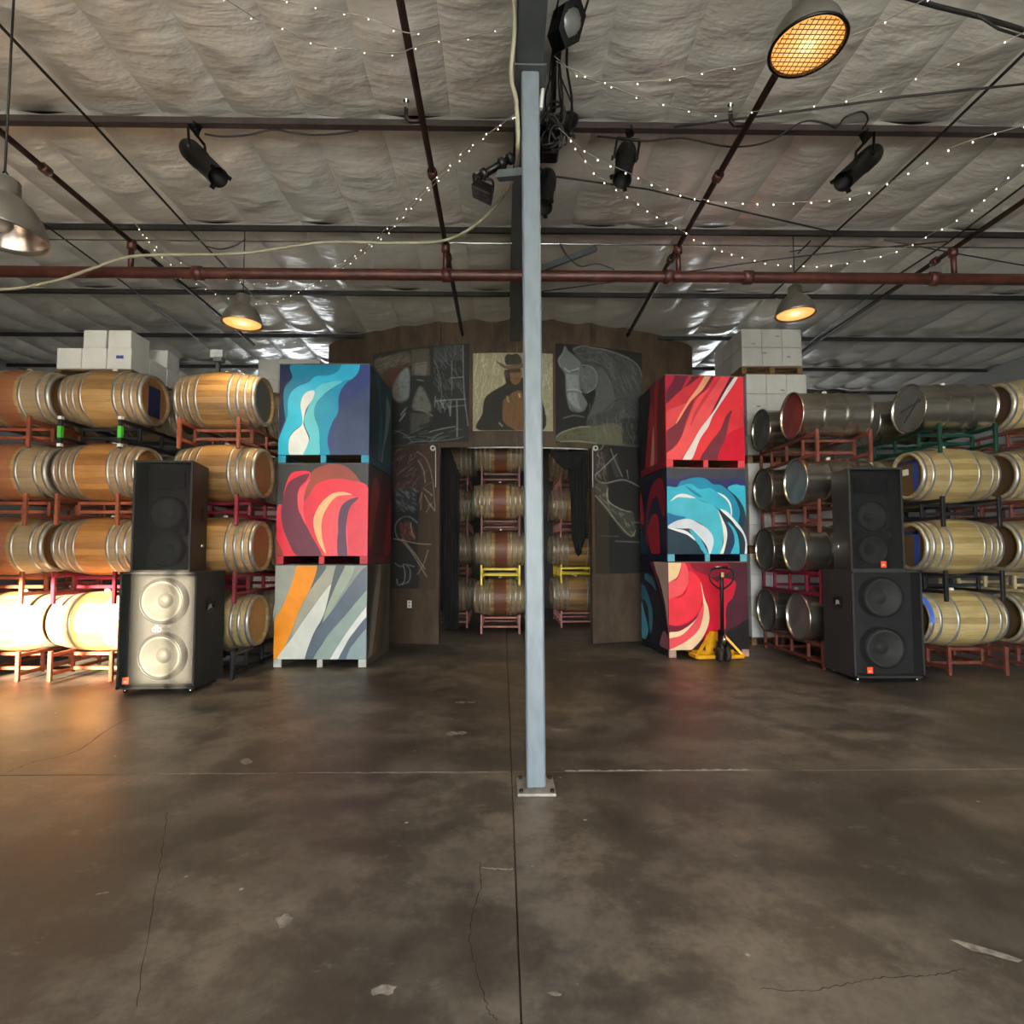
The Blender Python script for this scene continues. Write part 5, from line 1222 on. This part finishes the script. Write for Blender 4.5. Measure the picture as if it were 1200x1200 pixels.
# cream hose on the left, drooping from the post
hp_ = [PY(602, -12, 3.05), PY(603, 40, 3.15), PY(599, 88, 3.25), PY(605, 120, 3.3), PY(607, 170, 3.33), PY(603, 205, 3.8), PY(588, 232, 4.6), PY(560, 262, 5.0), PY(520, 282, 5.2), PY(460, 285, 5.3), PY(380, 284, 5.35), PY(280, 297, 5.4), PY(160, 300, 5.4), PY(110, 314, 5.4), PY(60, 330, 5.45), PY(-30, 340, 5.5), PY(-300, 330, 5.6), Vector((XL + .01, 5.6, 4.2))]
rod('cream hose drooping from the post to the left wall', pts3(hp_, 6), .014, M_HOSE, 'hose', 'hose')
# purlin cables with loops
def cab(label, pts, Y, r=.007): return rod(label, pts3([PY(a, b_, Y) for a, b_ in pts], 6), r, M_CABLE, 'cable', 'cable')
cab('black power cable sagging along the left purlin from a spotlight', [(240, 157), (260, 160), (290, 158), (320, 152), (345, 156), (380, 158), (420, 153)], 4.44)
rod('black power cable looping to the right hanging spotlight', pts3([PY(*q) for q in ((700, 160, 4.43), (735, 163, 4.28), (760, 165, 4.28), (800, 162, 4.33), (855, 172, 4.38), (900, 166, 4.40), (940, 143, 4.32), (968, 145, 4.34), (980, 150, 4.43), (990, 138, 4.30), (1010, 131, 4.24), (1017, 140, 4.33), (1010, 152, 4.48))], 6), .007, M_CABLE, 'cable', 'cable')
cab('dark cable drooping under the far purlin near the left lamp', [(240, 288), (258, 292), (275, 288), (288, 280)], 5.98)
cab('dark cable drooping by the far right lamp', [(925, 295), (940, 292), (950, 282), (935, 297)], 5.98)
cab('thin hanging cable right of the post above the main pipe', [(656, 285), (665, 300), (680, 312), (700, 309), (720, 316)], 5.9)

# pendant lamps
t = NT('warm_lens'); ln = t.n('ShaderNodeVectorMath', operation='LENGTH'); t.l(t.obj(), ln.inputs[0])
lc = t.mix(t.ramp(ln.outputs['Value'], 0.02, 0.19), srgb('#ffe29a'), srgb('#f0aa58'))
t.base(srgb('#f0b060')); t.set(0.3, 0); t.l(lc, t.b.inputs['Emission Color']); t.b.inputs['Emission Strength'].default_value = 1.15
M_LENS = t.m
def lamp(label, rim_px, Y, dia, cord_top_z, on, cage=False, power=40):
    c_ = PY(rim_px[0], rim_px[1], Y); o = thing('pendant_lamp', label, 'lamp', c_); R_ = dia / 2
    pr = [(0.0, R_), (.004, R_ + .006), (.02, R_ + .004), (R_ * .25, R_ * .98), (R_ * .55, R_ * .88), (R_ * .85, R_ * .68), (R_ * 1.05, R_ * .46), (R_ * 1.12, R_ * .36)]
    MB().lathe(pr, 40).build('shade', M_ALU, o)
    MB().lathe([(z, max(.005, r - .006)) for z, r in pr[2:]] + [(R_ * 1.1, .002)], 40).build('reflector', M_ALU_IN, o)
    MB().lathe([(0.0, R_ - .004), (-.006, R_ + .004), (.004, R_ + .012), (.014, R_ + .007)], 40).build('rim', M_BLACKMETAL if cage else M_ALU, o)
    b = MB(); b.lathe([(R_ * 1.1, R_ * .38), (R_ * 1.55, R_ * .36), (R_ * 1.6, R_ * .3), (R_ * 1.62, .012)], 24); b.build('socket_housing', M_ALU, o)
    hk = MB(); hk.tube([(0, 0, R_ * 1.6), (.02, 0, R_ * 1.7), (0, 0, R_ * 1.85), (-.02, 0, R_ * 1.7), (0, 0, R_ * 1.6)], .006, 6); hk.build('hook', M_BLACKMETAL, o)
    MB().tube([(0, 0, R_ * 1.8), (0, 0, cord_top_z - c_.z)], .006, 6).build('cord', M_CABLE, o)
    if on:
        MB().disc((0, 0, .012), R_ - .012, 40, flip=True).build('lens', M_LENS, o)
        MB().lathe([(.07, .002), (.04, .03), (.02, .045), (.0, .04), (-.004, .001)], 16).build('bulb', emit('warm_bulb', '#ffdc98', 2.0), o)
        ld = bpy.data.lights.new('lamp_light', 'SPOT'); ld.energy = power; ld.color = (1.0, 0.70, 0.36); ld.spot_size = math.radians(150); ld.spot_blend = 0.7; ld.shadow_soft_size = 0.12
        lo = bpy.data.objects.new('lamp_light', ld); COL.objects.link(lo); lo.parent = o; lo.location = (0, 0, -.03)
    else:
        MB().lathe([(.16, .002), (.12, .035), (.06, .05), (.03, .03), (.025, .001)], 16).build('bulb', plain('frosted_bulb', '#c9bfb6', .3), o)
    if cage:
        n = 13; b = MB()
        for i in range(n):
            v = (-1 + 2 * (i + .5) / n) * (R_ - .01); h = math.sqrt((R_ - .008) ** 2 - v * v)
            b.bar((v, -h, -.004), (v, h, -.004), .0035); b.bar((-h, v, -.006), (h, v, -.006), .0035)
        o2 = b.build('guard_grid', plain('guard_wire', '#7a5a2e', .5, .5), o); o2['kind'] = 'stuff'
    return o
lamp('lit aluminium pendant lamp with caged amber lens, highest near the right', (946, 56), 2.99, 0.396, 5.02, True, True, 90)
lamp('unlit aluminium pendant lamp hanging low at far left', (2, 276), 2.99, 0.40, 5.02, False)
lamp('lit amber pendant lamp above the barrel near the blue bin', (284, 380), 6.07, 0.41, 5.03, True, False, 90)
lamp('lit amber pendant lamp in front of white wrapped cartons', (932, 369), 6.07, 0.41, 5.03, True, False, 90)

# stage lights
def par_can(label, base_px, Y, tip_px, tipY, L=0.34, r=0.075, clamp_px=None, clamp_at=None):
    a = PY(base_px[0], base_px[1], Y); b_ = PY(tip_px[0], tip_px[1], tipY); d = (b_ - a).normalized()
    o = thing('stage_spotlight', label, 'spotlight', a); o.rotation_mode = 'QUATERNION'; o.rotation_quaternion = d.to_track_quat('Z', 'Y')
    L = (b_ - a).length
    m = MB(); m.lathe([(-.02, .001), (-.015, r * .6), (.02, r * .95), (.07, r * 1.12), (L * .42, r * 1.12), (L * .45, r), (L * .97, r), (L, r * 1.02)], 22); m.build('body', M_BLACKMETAL, o)
    MB().lathe([(L, r * 1.02), (L - .02, r * .9), (L - .12, r * .85), (L - .12, .001)], 22).build('inner_tube', M_BLACK, o)
    for k in range(3):
        t_ = 2 * math.pi * k / 3 + .5; MB().box((r * 1.15 * math.cos(t_), r * 1.15 * math.sin(t_), L - .01), (.03, .03, .02)).build('gel_clip', M_BLACKMETAL, o)
    q = o.rotation_quaternion.to_matrix().to_4x4(); inv = (Matrix.Translation(a) @ q).inverted()
    cl = inv @ (Vector(clamp_at) if clamp_at else Vector((PY(clamp_px[0], clamp_px[1], PUR[7]).x, PUR[7] - .03, 4.975)))
    piv = Vector((0, 0, L * .36)); cz_ = inv.to_3x3() @ Vector((0, 0, 1)); sd = piv.cross(cl - piv); sd = (sd if sd.length > .01 else Vector((1, 0, 0))).normalized()
    sd = (Vector((0, 0, 1)).cross(cl - piv)).normalized()
    y = MB(); p1, p2 = piv + sd * r * 1.25, piv - sd * r * 1.25; top = cl
    u_ = (cl - piv) * .72
    y.bar(p1, p1 + u_, .022, .008); y.bar(p2, p2 + u_, .022, .008); y.bar(p1 + u_, p2 + u_, .022, .010); y.build('yoke', M_BLACKMETAL, o)
    c2 = MB(); c2.bar(piv + u_, cl, .03, .03); c2.box(cl, (.06, .06, .06)); c2.build('clamp', M_BLACKMETAL, o)
    for s_ in (-1, 1): MB().lathe([(0, .018), (.02, .018), (.02, 0)], 10, 'z').build('knob', M_BLACK, o, piv + sd * s_ * r * 1.3, sd.to_track_quat('Z', 'Y').to_euler())
    return o
par_can('black stage spotlight tilted on left purlin under ceiling', (219, 172), 4.46, (256, 208), 4.27, clamp_px=(232, 152))
par_can('black stage spotlight pointing down, clamped right of the post', (735, 173), 4.46, (729, 211), 4.32, clamp_px=(737, 158))
par_can('black stage spotlight angled left on the far right purlin', (1026, 178), 4.48, (988, 213), 4.31, clamp_px=(1011, 157))
par_can('slim black stage spotlight hanging tight against the post', (642, 204), 4.30, (637, 243), 4.13, r=.067, clamp_at=(GX + .10, 4.32, 4.47))
par_can('black stage spotlight tangled in cables by the post', (672, 139), 4.28, (641, 157), 4.16, r=.065, clamp_px=(668, 155))
# floodlight on an arm, left of the post
a = PY(603, 183, 3.75); b_ = PY(561, 208, 3.75)
fl_ = thing('floodlight', 'black floodlight on a slanted arm left of the post', 'floodlight', a)
def L_(p): return Vector(p) - a
MB().tube([L_(a), L_(b_)], .026, 10).build('arm', M_BLACKMETAL, fl_)
for k in (.12, .35, .85): MB().lathe([(-.02, .03), (-.015, .04), (.015, .04), (.02, .03)], 10, 'x').build('arm_collar', M_BLACK, fl_, L_(a.lerp(b_, k)), (b_ - a).to_track_quat('X', 'Z').to_euler())
c1, c2, c3, c4 = PY(555, 204, 3.75), PY(556, 216, 3.75), PY(577, 226, 3.75), PY(577, 212, 3.75)
MB().tube([L_(q) for q in pts3([c2, c1, b_, c4, c3], 5)], .009, 6).build('yoke', M_BLACKMETAL, fl_)
mid_ = (c2 + c3) / 2 + Vector((0, 0, -.02)); fd = (c3 - c2); hb = MB()
rot = Matrix.Rotation(math.atan2(-fd.z, fd.x), 3, 'Y')
hb.box(L_(mid_), (fd.length * 1.05, .14, .065), 0, rot, 0.8); hb.build('lamp_head', M_BLACKMETAL, fl_)
MB().box(L_(mid_) + rot @ Vector((0, 0, -.035)), (fd.length * .95, .12, .006), 0, rot).build('glass', plain('flood_glass', '#3c3a36', .15), fl_)
MB().bar(L_(a), L_((GX - .06, a.y, 4.468)), .03, .03).build('bracket', M_BLACKMETAL, fl_)
# grey junction arm
q0, q1 = PY(584, 206, 3.52), PY(619, 203, 3.42)
jb = MB().bar(q0, q1, .05, .05); tag(jb.build('steel_outrigger', M_GIRDER), 'short grey steel outrigger on the post near the floodlight', 'bracket')
# hexagonal lamp high on the girder
hq = PY(669, 27, 3.3)
hx = thing('stage_fresnel', 'black hexagonal stage light with pale lens beside the girder', 'stage light', hq)
hx.rotation_euler = (math.radians(28), math.radians(4), math.radians(28))
def hexa(r, y): return [(r * math.sin(math.pi / 3 * k) * .72, y, r * math.cos(math.pi / 3 * k) * 1.1) for k in range(6)]
v = hexa(.125, -.02) + hexa(.125, .14) + hexa(.078, -.022)
MB().add(v, [(i, (i + 1) % 6, (i + 1) % 6 + 6, i + 6) for i in range(6)] + [(12 + i, 12 + (i + 1) % 6, (i + 1) % 6, i) for i in range(6)] + [(6, 7, 8, 9, 10, 11)]).build('housing', M_BLACKMETAL, hx)
MB().lathe([(-.03, .001), (-.026, .04), (-.018, .075), (-.01, .078)], 24, 'y').build('lens', plain('ribbed_lens', '#5f605c', .3), hx)
MB().tube([(-.09, .06, 0), (-.10, .06, .2), (.10, .06, .2), (.09, .06, 0)], .01, 6).build('yoke', M_BLACKMETAL, hx)
MB().box((0, .06, .24), (.05, .05, .09)).build('clamp', M_BLACKMETAL, hx)
hm_ = Matrix.Translation(hq) @ hx.rotation_euler.to_matrix().to_4x4(); ht_ = hm_ @ Vector((0, .06, .27))
MB().bar((0, .06, .27), hm_.inverted() @ Vector((ht_.x, PUR[6], 4.99)), .02, .02).build('hanger', M_BLACKMETAL, hx)
# bundle of cables by the post
rb = random.Random(5)
for i in range(7):
    P0 = PY(rb.uniform(641, 668), rb.uniform(8, 30), 3.45 + .1 * rb.random()); P2 = PY(rb.uniform(636, 668), rb.uniform(135, 165), 3.95 + .2 * rb.random())
    m1 = P0.lerp(P2, .35) + Vector((rb.uniform(-.04, .06), 0, rb.uniform(-.08, .02))); m2 = P0.lerp(P2, .7) + Vector((rb.uniform(-.05, .05), 0, rb.uniform(-.10, 0)))
    tag(MB().tube(pts3([P0, m1, m2, P2], 6), .009 if i % 2 else .006, 6).build('cable', M_CABLE), 'black cable in the tangled bundle hanging beside the post', 'cable', 'tangled cables by the post')
for i in range(6):
    c_ = PY(rb.uniform(642, 662), rb.uniform(120, 165), 3.99); r_ = rb.uniform(.05, .10); ph0 = rb.uniform(0, 6)
    pts_ = [c_ + Vector((r_ * math.cos(ph0 + k * .6), .03 * math.sin(k), r_ * 1.2 * math.sin(ph0 + k * .6))) for k in range(11)]
    tag(MB().tube(pts3(pts_, 4), .008, 6).build('cable', M_CABLE), 'coiled black cable loop in the tangle beside the post', 'cable', 'coiled cables by the post')
tag(MB().tube([PY(655, 18, 3.5), PY(650, 60, 3.8), PY(648, 130, 4.2)], .022, 8).build('cable_duct', M_PIPE_DK), 'dark vertical cable duct along the girder behind the post', 'duct')
wq = PY(636, 103, 3.48); wc = thing('white_connector', 'white tubular connector hanging just right of the post', 'connector', wq)
MB().tube([(0, 0, 0), PY(633.5, 128, 3.48) - wq], .014, 8).build('sleeve', M_WHITE, wc)
MB().tube([(0, 0, 0), (GX + .06 - wq.x, 0, 4.468 - wq.z)], .005, 6).build('cord', M_CABLE, wc)
dq_ = PY(640, 150, 4.49)
db_ = thing('dimmer_box', 'black power box among cables beside the post', 'power box', (max(dq_.x, GX + .19), 4.49, 4.855))
MB().bevbox((0, 0, 0), (.20, .14, .26), .012).build('case', M_BLACKMETAL, db_)
MB().bevbox((0, -.075, .03), (.12, .014, .10), .004).build('front_plate', M_BLACK, db_)

# fairy light strands
M_BULB = emit('fairy_bulb', '#fff0d8', 5.0)
def strand(label, pts, z, step_=0.13, r=0.0068, wire=True):
    P = spline([tuple(q) for q in run_on(pts, [PZ(a, b2, z) for a, b2 in pts], 1.0)], 14)
    o = thing('fairy_light_strand', label, 'string lights', P[0])
    MB().tube([q - P[0] for q in P[::3] + [P[-1]]], .0028, 5).build('wire', plain('clear_wire', '#8a8576', .4), o)
    b = MB(); acc = 0; R_ = random.Random(len(pts))
    for i in range(1, len(P)):
        acc += (P[i] - P[i - 1]).length
        if acc >= step_:
            acc = 0; c_ = P[i] - P[0] + Vector((R_.uniform(-.01, .01), R_.uniform(-.01, .01), -.012))
            s = r; b.add([c_ + Vector(v) * s for v in ((1, 0, 0), (-1, 0, 0), (0, 1, 0), (0, -1, 0), (0, 0, 1.3), (0, 0, -1.3))], [(0, 2, 4), (2, 1, 4), (1, 3, 4), (3, 0, 4), (2, 0, 5), (1, 2, 5), (3, 1, 5), (0, 3, 5)], 0, True)
    o2 = b.build('bulbs', M_BULB, o); o2['kind'] = 'stuff'; return o
strand('fairy lights sagging lowest in front of the main pipe, right half', [(664, 158), (700, 205), (745, 236), (795, 268), (830, 287), (880, 304), (930, 311), (985, 309), (1040, 298), (1090, 275), (1140, 245), (1199, 192)], 4.5)
strand('bright fairy lights swagging under the right hanging spotlight', [(655, 150), (690, 180), (745, 206), (800, 228), (850, 237), (930, 237), (1000, 230), (1060, 205), (1110, 175), (1160, 158), (1199, 147)], 4.42)
strand('sparse fairy lights passing below the caged lamp', [(652, 72), (700, 95), (745, 112), (800, 128), (850, 133), (960, 123), (1010, 112), (1075, 90), (1140, 65), (1185, 45)], 4.6, .20, .0052)
strand('sparse fairy lights running behind the caged lamp', [(650, 66), (690, 94), (760, 95), (800, 90), (845, 80), (890, 72), (985, 45), (1015, 35), (1045, 20), (1075, 4)], 4.57, .20, .0052)
strand('fairy lights sagging over the left lamp, upper swag', [(155, 258), (185, 290), (230, 315), (290, 331), (340, 328), (390, 312), (430, 288), (480, 240), (540, 180), (606, 133)], 4.5, .13, .0052)
strand('fairy lights sagging over the left lamp, lower swag', [(158, 262), (190, 300), (225, 328), (265, 348), (310, 355), (350, 342), (390, 320), (420, 300), (455, 272), (500, 225), (555, 172), (606, 132)], 4.55, .13, .0052)
strand('faint fairy lights high over the left ceiling', [(272, 4), (300, 22), (330, 32), (370, 52), (420, 58), (465, 62), (500, 50), (540, 45), (598, 32)], 4.643, .16, .0042)
strand('faint fairy lights second row high over the left ceiling', [(335, 2), (420, 18), (455, 30), (475, 38), (492, 39)], 4.615, .14, .0042)
